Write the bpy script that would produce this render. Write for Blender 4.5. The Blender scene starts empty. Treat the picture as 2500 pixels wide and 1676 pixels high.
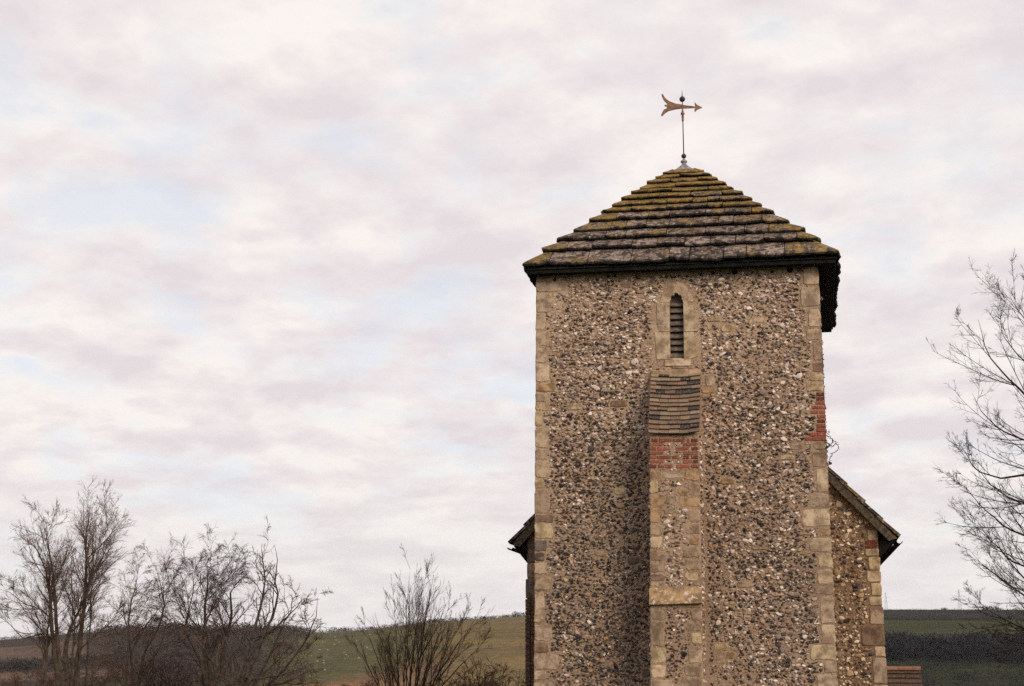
import bpy, math, random
import numpy as np

rng = np.random.default_rng(11)
random.seed(5)
sc = bpy.context.scene
col = sc.collection
rad = math.radians

# ------------------------------------------------------------------ camera
F = 50.0 / 36.0 * 2500.0
CAM = np.array([0.0, 0.0, 1.65])
YAW, PIT = rad(11.0), rad(12.4)
cam_data = bpy.data.cameras.new('camera')
cam_data.lens = 50.0
cam_data.sensor_width = 36.0
cam_data.clip_start = 0.1
cam_data.clip_end = 20000.0
cam = bpy.data.objects.new('camera', cam_data)
cam.location = CAM
cam.rotation_euler = (math.pi / 2 + PIT, 0, YAW)
col.objects.link(cam)
sc.camera = cam

# ------------------------------------------------------------------ light
SUN_EL, SUN_AZ = rad(24), rad(136)        # azimuth clockwise from +Y (towards +X): low sun behind the camera's right shoulder
sun_dir = np.array([math.sin(SUN_AZ) * math.cos(SUN_EL), math.cos(SUN_AZ) * math.cos(SUN_EL), math.sin(SUN_EL)])
sd = bpy.data.lights.new('sun', 'SUN')
sd.energy = 2.0
sd.angle = rad(26)
sd.color = (1.0, 0.86, 0.70)
sun = bpy.data.objects.new('sun', sd)
sun.rotation_euler = (math.pi / 2 - SUN_EL, 0, math.pi - SUN_AZ)
sun.location = (0, -10, 30)
col.objects.link(sun)

world = bpy.data.worlds.new('World')
sc.world = world
world.use_nodes = True


class NT:
    """small helper to write node trees in a few lines"""
    def __init__(s, tree):
        s.t = tree
        tree.nodes.clear()

    def n(s, typ, ins=None, **props):
        nd = s.t.nodes.new(typ)
        for k, v in props.items():
            setattr(nd, k, v)
        for k, v in (ins or {}).items():
            s.set(nd.inputs[k], v)
        return nd

    def set(s, sock, v):
        if isinstance(v, bpy.types.NodeSocket):
            s.t.links.new(v, sock)
        elif isinstance(v, bpy.types.Node):
            s.t.links.new(v.outputs[0], sock)
        else:
            try:
                sock.default_value = v
            except Exception:
                sock.default_value = (v[0], v[1], v[2], 1.0) if len(v) == 3 else v

    def math(s, op, a, b=0.0, c=0.0, clamp=False):
        nd = s.n('ShaderNodeMath', operation=op, use_clamp=clamp)
        s.set(nd.inputs[0], a); s.set(nd.inputs[1], b); s.set(nd.inputs[2], c)
        return nd.outputs[0]

    def mix(s, f, a, b, mode='MIX'):
        nd = s.n('ShaderNodeMix', data_type='RGBA', blend_type=mode)
        s.set(nd.inputs[0], f)
        s.set(nd.inputs[6], a if not isinstance(a, tuple) else (*a[:3], 1))
        s.set(nd.inputs[7], b if not isinstance(b, tuple) else (*b[:3], 1))
        return nd.outputs[2]

    def noise(s, vec, scale, detail=4.0, rough=0.55, lac=2.0, dist=0.0):
        nd = s.n('ShaderNodeTexNoise', {'Vector': vec, 'Scale': scale, 'Detail': detail, 'Roughness': rough, 'Lacunarity': lac, 'Distortion': dist})
        return nd.outputs[0]

    def ramp(s, f, stops, interp='LINEAR'):
        nd = s.n('ShaderNodeValToRGB')
        r = nd.color_ramp
        r.interpolation = interp
        while len(r.elements) < len(stops):
            r.elements.new(0.5)
        for e, (p, c) in zip(r.elements, stops):
            e.position = p
            e.color = (*c, 1) if len(c) == 3 else c
        s.set(nd.inputs[0], f)
        return nd.outputs[0]

    def step(s, f, a, b):
        nd = s.n('ShaderNodeMapRange', interpolation_type='SMOOTHSTEP')
        s.set(nd.inputs[0], f); s.set(nd.inputs[1], a); s.set(nd.inputs[2], b)
        return nd.outputs[0]


# sky: thin broken cloud over a blue Nishita sky, the same all round the dome
w = NT(world.node_tree)
tc = w.n('ShaderNodeTexCoord')
sep = w.n('ShaderNodeSeparateXYZ', {0: tc.outputs['Generated']})
zz = w.math('ADD', w.math('MAXIMUM', sep.outputs[2], 0.0), 0.23)
pv = w.n('ShaderNodeCombineXYZ', {0: w.math('DIVIDE', sep.outputs[0], zz), 1: w.math('DIVIDE', sep.outputs[1], zz), 2: 0.0}).outputs[0]
pv2 = w.n('ShaderNodeVectorMath', {0: pv, 1: (3.7, 8.3, 1.4)}, operation='ADD').outputs[0]
sky = w.n('ShaderNodeTexSky', sky_type='NISHITA', sun_disc=False, sun_elevation=SUN_EL, sun_rotation=SUN_AZ)
n_big = w.noise(pv2, 2.4, 2.0, 0.5, dist=0.1)
n_mid = w.noise(pv2, 7.6, 9.0, 0.57, dist=0.12)
n_cov = w.math('ADD', w.math('MULTIPLY', n_big, 0.42), w.math('MULTIPLY', n_mid, 0.58))
cover = w.step(n_cov, 0.34, 0.50)
pvf = w.n('ShaderNodeVectorMath', {0: pv, 'Scale': 1.045}, operation='SCALE').outputs[0]
pv4 = w.n('ShaderNodeVectorMath', {0: pvf, 1: (3.7, 8.3, 1.4)}, operation='ADD').outputs[0]
n_far = w.noise(pv4, 7.6, 9.0, 0.57, dist=0.12)
emb = w.math('MULTIPLY', w.math('SUBTRACT', n_far, n_mid), 0.95)
pv3 = w.n('ShaderNodeVectorMath', {0: pv, 1: (1.1, 5.2, 7.7)}, operation='ADD').outputs[0]
lum = w.math('ADD', w.math('ADD', w.math('MULTIPLY', w.noise(pv3, 3.8, 7.0, 0.5, dist=0.15), 0.75), 0.125), emb)
cl = w.ramp(lum, [(0.30, (6.55, 6.02, 6.2)), (0.44, (7.1, 6.58, 6.62)), (0.54, (7.48, 7.0, 6.9)), (0.66, (8.05, 7.6, 7.3))])
blue = w.mix(0.72, w.mix(1.0, sky.outputs[0], (1.3, 1.3, 1.3), 'MULTIPLY'), (5.9, 6.5, 7.35))
skyc = w.mix(w.math('MULTIPLY_ADD', cover, 0.50, 0.50), blue, cl)
hz = w.step(sep.outputs[2], 0.16, 0.0)
skyc = w.mix(w.math('MULTIPLY', hz, 0.6), skyc, (7.45, 7.1, 7.0))
bg = w.n('ShaderNodeBackground', {0: skyc, 1: 0.1})
w.n('ShaderNodeOutputWorld', {0: bg})

sc.view_settings.view_transform = 'Standard'
sc.view_settings.look = 'None'
sc.view_settings.exposure = 0.27
sc.view_settings.gamma = 1.0
sc.view_settings.use_curve_mapping = False
sc.cycles.use_denoising = False        # keeps the flints and twigs crisp, with a little grain like the film's
sc.cycles.sample_clamp_direct = 4.0
sc.cycles.sample_clamp_indirect = 2.0
sc.cycles.max_bounces = 5
sc.cycles.transparent_max_bounces = 4

# ------------------------------------------------------------------ view geometry helpers
fwd = np.array([-math.sin(YAW) * math.cos(PIT), math.cos(YAW) * math.cos(PIT), math.sin(PIT)])
rgt = np.array([math.cos(YAW), math.sin(YAW), 0.0])
upv = np.cross(rgt, fwd)


def ray(px, py):
    return fwd * F + rgt * (px - 1250.0) + upv * (838.0 - py)


def at(px, py, Y):
    """the point of the plane y = Y that is seen at photograph pixel px, py"""
    d = ray(px, py)
    return CAM + d * (Y / d[1])


def at_r(px, py, r):
    """the point seen at px, py at horizontal distance r"""
    d = ray(px, py)
    return CAM + d * (r / math.hypot(d[0], d[1]))


def at_plane(px, py, p0, n):
    d = ray(px, py)
    return CAM + d * (np.dot(p0 - CAM, n) / np.dot(d, n))


def px_az(px, py=1600):
    """bearing (from +Y, clockwise) of a pixel column near the horizon"""
    d = ray(px, py)
    return math.atan2(d[0], d[1])


# ------------------------------------------------------------------ mesh helpers
OFF = {}


def tag(o, label=None, cat=None, group=None, kind=None):
    if label: o['label'] = label
    if cat: o['category'] = cat
    if group: o['group'] = group
    if kind: o['kind'] = kind
    return o


def empty(name, loc, label, cat, group=None):
    o = bpy.data.objects.new(name, None)
    o.location = loc
    o.empty_display_size = 0.3
    col.objects.link(o)
    OFF[o.name] = np.array(loc, float)
    return tag(o, label, cat, group)


def mk(name, V, Fc, mat, parent=None, vc=None, smooth=False, kind=None):
    """one mesh object from world coordinates"""
    V = np.asarray(V, float).reshape(-1, 3)
    off = OFF[parent.name] if parent is not None else np.zeros(3)
    me = bpy.data.meshes.new(name)
    Vl = V - off
    if isinstance(Fc, np.ndarray):
        m, k = Fc.shape
        me.vertices.add(len(Vl)); me.loops.add(m * k); me.polygons.add(m)
        me.vertices.foreach_set('co', Vl.astype(np.float32).ravel())
        me.loops.foreach_set('vertex_index', Fc.astype(np.int32).ravel())
        me.polygons.foreach_set('loop_start', (np.arange(m) * k).astype(np.int32))
        me.update(calc_edges=True)
    else:
        me.from_pydata([tuple(v) for v in Vl], [], Fc)
        me.update()
    if vc is not None:
        vc = np.asarray(vc, float)
        if vc.ndim == 1:
            vc = np.tile(vc, (len(V), 1))
        if vc.shape[1] == 3:
            vc = np.hstack([vc, np.ones((len(vc), 1))])
        a = me.attributes.new('Col', 'FLOAT_COLOR', 'POINT')
        a.data.foreach_set('color', vc.astype(np.float32).ravel())
    if smooth:
        me.polygons.foreach_set('use_smooth', np.ones(len(me.polygons), bool))
    me.materials.append(mat)
    o = bpy.data.objects.new(name, me)
    col.objects.link(o)
    if parent is not None:
        o.parent = parent
    OFF[o.name] = off
    if kind:
        o['kind'] = kind
    return o


def join(parts):
    """[(V, F list)] -> one V, F list"""
    Vs, Fs, n = [], [], 0
    for V, f in parts:
        V = np.asarray(V, float).reshape(-1, 3)
        Vs.append(V)
        Fs += [tuple(int(i) + n for i in q) for q in f]
        n += len(V)
    return np.vstack(Vs), Fs


def box(x0, x1, y0, y1, z0, z1):
    V = [(x0, y0, z0), (x1, y0, z0), (x1, y1, z0), (x0, y1, z0), (x0, y0, z1), (x1, y0, z1), (x1, y1, z1), (x0, y1, z1)]
    return np.array(V, float), [(3, 2, 1, 0), (4, 5, 6, 7), (0, 1, 5, 4), (1, 2, 6, 5), (2, 3, 7, 6), (3, 0, 4, 7)]


def hexa(c):
    """eight corners: four below, four above, same order as box"""
    return np.array(c, float), [(3, 2, 1, 0), (4, 5, 6, 7), (0, 1, 5, 4), (1, 2, 6, 5), (2, 3, 7, 6), (3, 0, 4, 7)]


def grid_faces(nu, nv, skip=None):
    i = np.arange(nu - 1)[:, None]; j = np.arange(nv - 1)[None, :]
    a = i * nv + j
    q = np.stack([a, a + nv, a + nv + 1, a + 1], -1)
    if skip is not None:
        q = q[~skip]
    return q.reshape(-1, 4)


def lathe(prof, cx, cy, n=14):
    """prof: [(radius, z)]"""
    V = []
    for r, z in prof:
        for k in range(n):
            a = 2 * math.pi * k / n
            V.append((cx + r * math.cos(a), cy + r * math.sin(a), z))
    f = []
    for i in range(len(prof) - 1):
        for k in range(n):
            k2 = (k + 1) % n
            f.append((i * n + k, i * n + k2, (i + 1) * n + k2, (i + 1) * n + k))
    f.append(tuple(range(n - 1, -1, -1)))
    f.append(tuple(range((len(prof) - 1) * n, len(prof) * n)))
    return np.array(V), f


def vnoise(P, scale, seed=0, octs=3):
    """cheap smooth value noise in numpy, about -1..1"""
    P = np.asarray(P, float)
    out = np.zeros(len(P)); amp, tot = 1.0, 0.0
    for o in range(octs):
        q = P * scale * (2 ** o) + seed * 17.13 + o * 5.7
        i = np.floor(q).astype(np.int64); f = q - i; f = f * f * (3 - 2 * f)
        acc = 0
        for dx in (0, 1):
            for dy in (0, 1):
                for dz in (0, 1):
                    h = (i[:, 0] + dx) * 374761393 + (i[:, 1] + dy) * 668265263 + (i[:, 2] + dz) * 2147483647 + seed * 974634
                    h = (h ^ (h >> 13)) * 1274126177
                    h = ((h ^ (h >> 16)) & 0xffff) / 65535.0
                    wx = f[:, 0] if dx else 1 - f[:, 0]
                    wy = f[:, 1] if dy else 1 - f[:, 1]
                    wz = f[:, 2] if dz else 1 - f[:, 2]
                    acc = acc + h * wx * wy * wz
        out += amp * (acc * 2 - 1); tot += amp; amp *= 0.5
    return out / tot


# ------------------------------------------------------------------ materials
def mat_base(name):
    m = bpy.data.materials.new(name)
    m.use_nodes = True
    t = NT(m.node_tree)
    pos = t.n('ShaderNodeNewGeometry').outputs['Position']
    return m, t, pos


def finish(t, color, rough=0.9, bump=None, bstr=0.4, bdist=0.01, metal=0.0, spec=0.3):
    b = t.n('ShaderNodeBsdfPrincipled')
    t.set(b.inputs['Base Color'], color)
    t.set(b.inputs['Roughness'], rough)
    t.set(b.inputs['Metallic'], metal)
    t.set(b.inputs['Specular IOR Level'], spec)
    if bump is not None:
        bn = t.n('ShaderNodeBump', {'Strength': bstr, 'Distance': bdist, 'Height': bump})
        t.set(b.inputs['Normal'], bn.outputs[0])
    t.n('ShaderNodeOutputMaterial', {0: b})


def attr(t):
    return t.n('ShaderNodeAttribute', attribute_name='Col').outputs['Color']


def m_mortar():
    m, t, p = mat_base('mortar')
    a = t.noise(p, 1.1, 4, 0.6)
    c = t.ramp(a, [(0.3, (0.37, 0.255, 0.172)), (0.5, (0.47, 0.33, 0.225)), (0.68, (0.55, 0.40, 0.28))])
    f = t.noise(p, 38, 5, 0.7)
    c = t.mix(t.step(f, 0.46, 0.66), c, t.mix(1.0, c, (0.42, 0.38, 0.37), 'MULTIPLY'))
    g = t.noise(p, 90, 3, 0.6)
    c = t.mix(t.step(g, 0.6, 0.72), c, (0.55, 0.46, 0.37))
    v_ = t.noise(p, 21, 4, 0.7)
    c = t.mix(t.math('MULTIPLY', t.step(v_, 0.56, 0.66), 0.8), c, (0.085, 0.06, 0.045))
    c = t.mix(1.0, c, attr(t), 'MULTIPLY')
    finish(t, c, 0.95, t.math('ADD', f, t.math('MULTIPLY', g, 0.5)), 0.8, 0.02)
    return m


def m_flint():
    m, t, p = mat_base('flint')
    at_ = t.n('ShaderNodeAttribute', attribute_name='Col')
    c, dk = at_.outputs['Color'], at_.outputs['Alpha']
    n1 = t.noise(p, 20, 3, 0.6)
    f = t.noise(p, 48, 5, 0.65)
    mask = t.step(t.math('ADD', t.math('ADD', n1, t.math('MULTIPLY', f, 0.3)), dk), 0.99, 1.07)
    dark = t.mix(t.step(t.noise(p, 30, 2, 0.5), 0.35, 0.65), (0.013, 0.011, 0.011), (0.080, 0.058, 0.050))
    c = t.mix(t.step(f, 0.52, 0.72), c, t.mix(1.0, c, (0.55, 0.5, 0.48), 'MULTIPLY'))
    c = t.mix(mask, c, dark)
    r = t.math('SUBTRACT', 0.85, t.math('MULTIPLY', mask, 0.4))
    finish(t, c, r, f, 0.5, 0.01, spec=0.2)
    return m


def m_ashlar(name='ashlar_stone', lich=0.25):
    m, t, p = mat_base(name)
    c = attr(t)
    a = t.noise(p, 5, 5, 0.65)
    c = t.mix(t.step(a, 0.38, 0.60), t.mix(1.0, c, (0.50, 0.46, 0.44), 'MULTIPLY'), c)
    f = t.noise(p, 34, 5, 0.72)
    c = t.mix(t.step(f, 0.5, 0.72), c, t.mix(1.0, c, (0.5, 0.46, 0.45), 'MULTIPLY'))
    g = t.noise(p, 17, 4, 0.7)
    c = t.mix(t.math('MULTIPLY', t.step(g, 0.58 - 0.1 * max(lich - .5, 0), 0.70 - 0.18 * max(lich - .5, 0)), lich), c, (0.62, 0.52, 0.44))
    finish(t, c, 0.93, t.math('ADD', f, a), 0.6, 0.012)
    return m


def m_brick():
    m, t, p = mat_base('brick')
    c = attr(t)
    f = t.noise(p, 55, 5, 0.7)
    c = t.mix(t.step(f, 0.48, 0.72), c, t.mix(1.0, c, (0.42, 0.4, 0.42), 'MULTIPLY'))
    g = t.noise(p, 26, 4, 0.7)
    c = t.mix(t.math('MULTIPLY', t.step(g, 0.54, 0.66), 0.55), c, (0.40, 0.29, 0.22))
    finish(t, c, 0.9, f, 0.6, 0.01)
    return m


def m_roofstone():
    m, t, p = mat_base('roof_stone')
    at_ = t.n('ShaderNodeAttribute', attribute_name='Col')
    c0 = at_.outputs['Color']
    moss = at_.outputs['Alpha']
    a = t.noise(p, 6.5, 5, 0.68)
    c = t.mix(t.step(a, 0.43, 0.55), t.mix(1.0, c0, (0.22, 0.20, 0.215), 'MULTIPLY'), c0)
    f = t.noise(p, 24, 5, 0.72)
    c = t.mix(t.step(f, 0.50, 0.60), c, t.mix(1.0, c, (0.35, 0.33, 0.34), 'MULTIPLY'))
    pl = t.noise(p, 13, 5, 0.7)
    pale = t.math('MULTIPLY', t.step(pl, 0.56, 0.63), 0.62)
    pale = t.math('MULTIPLY', pale, t.step(t.n('ShaderNodeRGBToBW', {0: c0}).outputs[0], 0.04, 0.12))
    c = t.mix(pale, c, (0.47, 0.39, 0.32))
    ms = t.noise(p, 3.6, 6, 0.72)
    thr = t.math('ADD', ms, t.math('MULTIPLY', moss, 0.42))
    mf = t.step(thr, 0.64, 0.74)
    mc = t.ramp(t.noise(p, 7, 5, 0.7), [(0.34, (0.085, 0.060, 0.022)), (0.47, (0.19, 0.125, 0.036)), (0.58, (0.33, 0.195, 0.042)), (0.68, (0.43, 0.245, 0.048))])
    mc = t.mix(t.step(f, 0.48, 0.62), mc, t.mix(1.0, mc, (0.35, 0.33, 0.30), 'MULTIPLY'))
    mf = t.math('MULTIPLY', mf, t.step(moss, 0.0, 0.02))
    c = t.mix(t.math('MULTIPLY', mf, 0.9), c, mc)
    finish(t, c, 0.95, t.math('ADD', a, t.math('MULTIPLY', f, 0.8)), 0.9, 0.025)
    return m


def m_plain(name, c1, c2, scale=6, rough=0.9, metal=0.0, bstr=0.3, spec=0.3):
    m, t, p = mat_base(name)
    a = t.noise(p, scale, 5, 0.65)
    c = t.mix(t.step(a, 0.35, 0.65), c1, c2)
    finish(t, c, rough, a, bstr, 0.01, metal, spec)
    return m


def m_attr(name, scale=3, rough=0.95, lo=0.6, bstr=0.3):
    m, t, p = mat_base(name)
    c = attr(t)
    a = t.noise(p, scale, 6, 0.65)
    c = t.mix(t.step(a, 0.35, 0.65), t.mix(1.0, c, (lo, lo, lo), 'MULTIPLY'), c)
    finish(t, c, rough, a, bstr, 0.02, spec=0.15)
    return m


def m_land():
    m, t, p = mat_base('downland')
    c = attr(t)
    a = t.noise(p, 0.02, 6, 0.65)
    c = t.mix(t.step(a, 0.35, 0.65), t.mix(1.0, c, (0.68, 0.70, 0.72), 'MULTIPLY'), c)
    sv = t.n('ShaderNodeMapping', {0: p, 3: (0.010, 0.10, 0.05)}).outputs[0]
    s = t.noise(sv, 1.0, 5, 0.65)
    c = t.mix(t.step(s, 0.45, 0.7), c, t.mix(1.0, c, (1.35, 1.15, 0.85), 'MULTIPLY'))
    f = t.noise(p, 0.35, 5, 0.7)
    c = t.mix(t.step(f, 0.45, 0.65), t.mix(1.0, c, (0.66, 0.66, 0.62), 'MULTIPLY'), c)
    finish(t, c, 0.98, f, 0.3, 0.3, spec=0.05)
    return m


MORTAR, FLINT, ASHLAR, BRICK, ROOFST = m_mortar(), m_flint(), m_ashlar(), m_brick(), m_roofstone()
LICHENED = m_ashlar('lichened_stone', 0.95)
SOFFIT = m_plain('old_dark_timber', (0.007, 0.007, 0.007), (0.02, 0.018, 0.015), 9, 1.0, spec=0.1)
TIMBER = m_plain('weathered_timber', (0.035, 0.027, 0.02), (0.12, 0.09, 0.06), 14, 0.9)
BLACK = m_plain('dark_inside', (0.006, 0.006, 0.006), (0.012, 0.011, 0.010), 5, 1.0)
LOUVRE = m_plain('louvre_board', (0.09, 0.07, 0.055), (0.20, 0.155, 0.12), 14, 0.9)
LEAD = m_plain('grey_lead', (0.16, 0.15, 0.17), (0.34, 0.31, 0.32), 9, 0.6, 0.2)
IRON = m_plain('dark_iron', (0.03, 0.03, 0.034), (0.085, 0.075, 0.07), 20, 0.6, 0.5)
COPPER = m_plain('rusty_gilt_copper', (0.15, 0.075, 0.05), (0.30, 0.175, 0.105), 11, 0.75, 0.2)
BARK = m_plain('bark', (0.040, 0.028, 0.022), (0.095, 0.068, 0.050), 7, 0.95)
BARK_D = m_plain('dark_bark', (0.022, 0.018, 0.018), (0.052, 0.041, 0.038), 7, 0.95, spec=0.1)
BARK2 = m_plain('grey_bark', (0.045, 0.038, 0.032), (0.125, 0.10, 0.08), 5, 0.95)
TWIG = m_plain('twig', (0.095, 0.054, 0.038), (0.18, 0.106, 0.072), 3, 0.9)
TWIG_B = m_plain('fine_brown_twig', (0.024, 0.018, 0.017), (0.052, 0.037, 0.032), 3, 0.9)
TWIG_R = m_plain('purple_birch_twig', (0.048, 0.027, 0.027), (0.09, 0.048, 0.044), 3, 0.9)
TWIG_S = m_plain('ochre_shrub_twig', (0.085, 0.052, 0.032), (0.17, 0.105, 0.06), 3, 0.9)
IVYL = m_plain('ivy_leaf', (0.012, 0.016, 0.009), (0.03, 0.036, 0.017), 20, 0.6)
LAND = m_land()
HEDGE = m_attr('bare_hedge', 0.6, 0.97, 0.6)
WOOL = m_plain('wool', (0.25, 0.22, 0.155), (0.34, 0.30, 0.22), 3, 0.95)
STEEL = m_plain('galvanised_steel', (0.30, 0.30, 0.31), (0.40, 0.40, 0.41), 1, 0.6, 0.3)
TILE = m_brick(); TILE.name = 'clay_tile'

# ------------------------------------------------------------------ terrain
RIDGE = [(-3000, 1556), (-400, 1562), (0, 1567), (100, 1559), (180, 1551), (400, 1543), (700, 1545), (800, 1548), (900, 1541), (1000, 1529), (1100, 1521),
         (1280, 1511), (1600, 1502), (2150, 1500), (2500, 1503), (3300, 1506), (6000, 1540)]
R0, R1 = 350.0, 920.0
HOR = 838.0 + F * math.tan(PIT)


def az_px(az):
    a = az + YAW
    a = np.clip(a, -1.2, 1.2)
    return 1250.0 + F * np.tan(a) / math.cos(PIT)


def terrain(x, y):
    x = np.asarray(x, float); y = np.asarray(y, float)
    r = np.hypot(x, y); az = np.arctan2(x, y)
    rp = np.interp(az_px(az), [a for a, _ in RIDGE], [b for _, b in RIDGE])
    back = np.abs(az) > 1.15
    rp = np.where(back, 1550, rp)
    top = 1.65 + (HOR - rp) / F * math.cos(PIT) ** 1 * R1 * 1.0
    ss = lambda a, b, v: (lambda t: t * t * (3 - 2 * t))(np.clip((v - a) / (b - a), 0, 1))
    h = -16.0 * ss(26, R0, r)
    t = np.clip((r - R0) / (R1 - R0), 0, 1)
    up = t * (1.25 - 0.25 * t * t) * 0.0 + np.sin(t * math.pi / 2)
    h = np.where(r > R0, -16.0 + (top + 16.0) * up, h)
    h = h - 14.0 * ss(R1 + 10, 1800, r)
    h = h + np.where(r > 120, 0.5 * np.sin(x * 0.013 + 1.0) * np.sin(y * 0.017) * ss(120, 300, r) * (1 - ss(700, 900, r)), 0)
    return h


def terrain1(x, y):
    return float(terrain(np.array([x]), np.array([y]))[0])


a_in = np.arange(rad(-40), rad(25), rad(0.22))
a_out = np.linspace(rad(25), rad(320), 140)
AZ = np.concatenate([a_in, a_out])
RR = np.concatenate([[0.0], np.geomspace(3, 330, 30), np.linspace(350, 960, 70), np.geomspace(980, 3300, 16)])
ga, gr = np.meshgrid(AZ, RR, indexing='ij')
gx, gy = np.sin(ga) * gr, np.cos(ga) * gr
gz = terrain(gx.ravel(), gy.ravel()).reshape(gx.shape)
pxs = az_px(np.where(ga > math.pi, ga - 2 * math.pi, ga))
pt = np.stack([gx.ravel(), gy.ravel(), np.zeros(gx.size)], 1)
nz = vnoise(pt, 1 / 90.0, 3).reshape(gx.shape)
nz2 = vnoise(pt, 1 / 35.0, 8).reshape(gx.shape)
grass = np.array([0.125, 0.112, 0.050]); brown = np.array([0.24, 0.142, 0.078]); rough_g = np.array([0.038, 0.044, 0.026])
dark = np.array([0.066, 0.050, 0.042]); pinkfield = np.array([0.15, 0.10, 0.078])
C = np.zeros(gx.shape + (3,))
C[:] = np.array([0.075, 0.085, 0.035])
mid = (pxs > 640) & (pxs < 2090)
edge = 488 + (pxs - 900) * 0.22 + nz * 22
fb = np.clip((edge - gr) / 22 + 0.5, 0, 1)[..., None]
C = np.where((mid & (gr > 300))[..., None], grass * (1 - fb) + brown * fb, C)
tan_ = np.array([0.225, 0.165, 0.075])
bl = np.clip((pxs - 980) / 150, 0, 1) * np.clip((R1 - 45 - gr) / 50, 0, 1) * 0.85
C = np.where((mid & (gr > 300))[..., None], C * (1 - bl[..., None]) + tan_ * bl[..., None], C)
rt = (pxs >= 2090) & (pxs < 4500) & (gr > 120)
C = np.where(rt[..., None], rough_g * (1 + 0.35 * nz2[..., None]), C)
fld = rt & (gr > 585 + nz2 * 6) & (gr < 668)
C = np.where(fld[..., None], np.array([0.058, 0.066, 0.026]), C)
C = np.where((rt & (gr >= 668))[..., None], np.array([0.034, 0.034, 0.026]), C)
C = np.where((rt & (gr >= 775))[..., None], np.array([0.12, 0.085, 0.062]), C)
lf = (pxs <= 640) & (pxs > -3000) & (gr > 300)
C = np.where(lf[..., None], dark, C)
C = np.where((lf & (gr > 560 + nz * 30) & (gr < 690 + nz * 30) & (pxs < 210))[..., None], pinkfield, C)
C = np.where((lf & (gr > 480 + nz2 * 20) & (gr < 515 + nz2 * 20) & (pxs < 330))[..., None], pinkfield * 1.15, C)
C = np.where((lf & (gr < 470))[..., None], np.array([0.055, 0.058, 0.028]), C)
C = np.clip(C, 0.004, 1)
q = grid_faces(len(AZ), len(RR))
nv = len(RR)
last = np.arange(nv - 1)
wrap = np.stack([(len(AZ) - 1) * nv + last, last, last + 1, (len(AZ) - 1) * nv + last + 1], -1)
fa = np.vstack([q, wrap])[:, ::-1]
ground = mk('ground', np.stack([gx.ravel(), gy.ravel(), gz.ravel()], 1), np.ascontiguousarray(fa), LAND, vc=C.reshape(-1, 3), smooth=True, kind='structure')

# ------------------------------------------------------------------ the church
D = 24.0                                   # west face of the tower
DB = D - 0.70                              # face of the buttress
DN = D + 4.95                              # west gable of the nave
zero_l, zero_r = at(1306, 1600, D), at(2040, 1600, D)
base_c = np.array([(zero_l[0] + zero_r[0]) / 2, D + 2.4, 0.0])
church = empty('church', base_c, 'old flint church with square tower, stone slab pyramid roof and central buttress', 'church')


def lin(p, q):
    """x as a linear function of z through two points"""
    k = (q[0] - p[0]) / (q[2] - p[2])
    return lambda z: p[0] + k * (z - p[2])


XL = lin(at(1309, 700, D), at(1304, 1676, D))
XR = lin(at(1997, 655, D), at(2045, 1676, D))
over = 0.30
FL, FR = at(1280, 657, D - over), at(2045, 628, D - over)
BR = at(2034, 812, D + 4.95 + over)
BL = np.array([FL[0] - 0.02, D + 4.95 + over, (FL[2] + FR[2]) / 2])
BR[2] = (FR[2] + BL[2]) / 2
AP = at(1670, 398, D + 2.45)
ZE = (FL[2] + FR[2]) / 2
ZW = ZE - 0.03                              # walls run up under the roof

MASK = []                                   # rectangles (x0, x1, z0, z1) on the tower face that flints keep clear of
STONE_T = {'p': (0.54, 0.405, 0.275), 'y': (0.52, 0.39, 0.235), 'o': (0.44, 0.285, 0.15), 'b': (0.26, 0.17, 0.115), 'g': (0.45, 0.335, 0.235), 'k': (0.16, 0.122, 0.098), 'm': (0.38, 0.27, 0.18)}


def poly_rect(x0, x1, z0, z1, jit=0.006, ch=0.02):
    """a rectangle with worn corners and slightly uneven edges, counter-clockwise seen from the front"""
    w_, h_ = x1 - x0, z1 - z0
    ch = min(ch, w_ * 0.25, h_ * 0.25)
    c = [ch * random.uniform(0.4, 1.6) for _ in range(8)]
    p = [(x0 + c[0], z0), (x0 + w_ * 0.35, z0), (x0 + w_ * 0.7, z0), (x1 - c[1], z0), (x1, z0 + c[2]), (x1, z0 + h_ * 0.5), (x1, z1 - c[3]), (x1 - c[4], z1),
         (x0 + w_ * 0.66, z1), (x0 + w_ * 0.3, z1), (x0 + c[5], z1), (x0, z1 - c[6]), (x0, z0 + h_ * 0.5), (x0, z0 + c[7])]
    return [(a + random.uniform(-jit, jit), b + random.uniform(-jit, jit)) for a, b in p]


def prism(poly, yf, depth, bev=0.012):
    """polygon in x, z pulled back from the face y = yf, with a worn front edge"""
    n = len(poly)
    cx = sum(a for a, _ in poly) / n; cz = sum(b for _, b in poly) / n
    V = [(a, yf + depth, b) for a, b in poly] + [(a, yf + bev, b) for a, b in poly]
    f = [(i, (i + 1) % n, n + (i + 1) % n, n + i) for i in range(n)]
    if bev > 0.0015:
        for a, b in poly:
            da, db = a - cx, b - cz
            L = math.hypot(da, db)
            s = max(0.0, 1 - bev * 1.1 / max(L, 1e-3))
            V.append((cx + da * s, yf + random.uniform(-0.003, 0.003), cz + db * s))
        f += [(n + i, n + (i + 1) % n, 2 * n + (i + 1) % n, 2 * n + i) for i in range(n)]
        f.append(tuple(range(2 * n, 3 * n)))
    else:
        f.append(tuple(range(n, 2 * n)))
    f.append(tuple(range(n - 1, -1, -1)))
    return np.array(V), f


def tint(key, v=0.12):
    c = np.array(STONE_T[key]) * (1 + random.uniform(-v, v))
    return np.clip(c * np.array([1, 1 + random.uniform(-.03, .03), 1 + random.uniform(-.05, .05)]), 0.01, 1)


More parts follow.
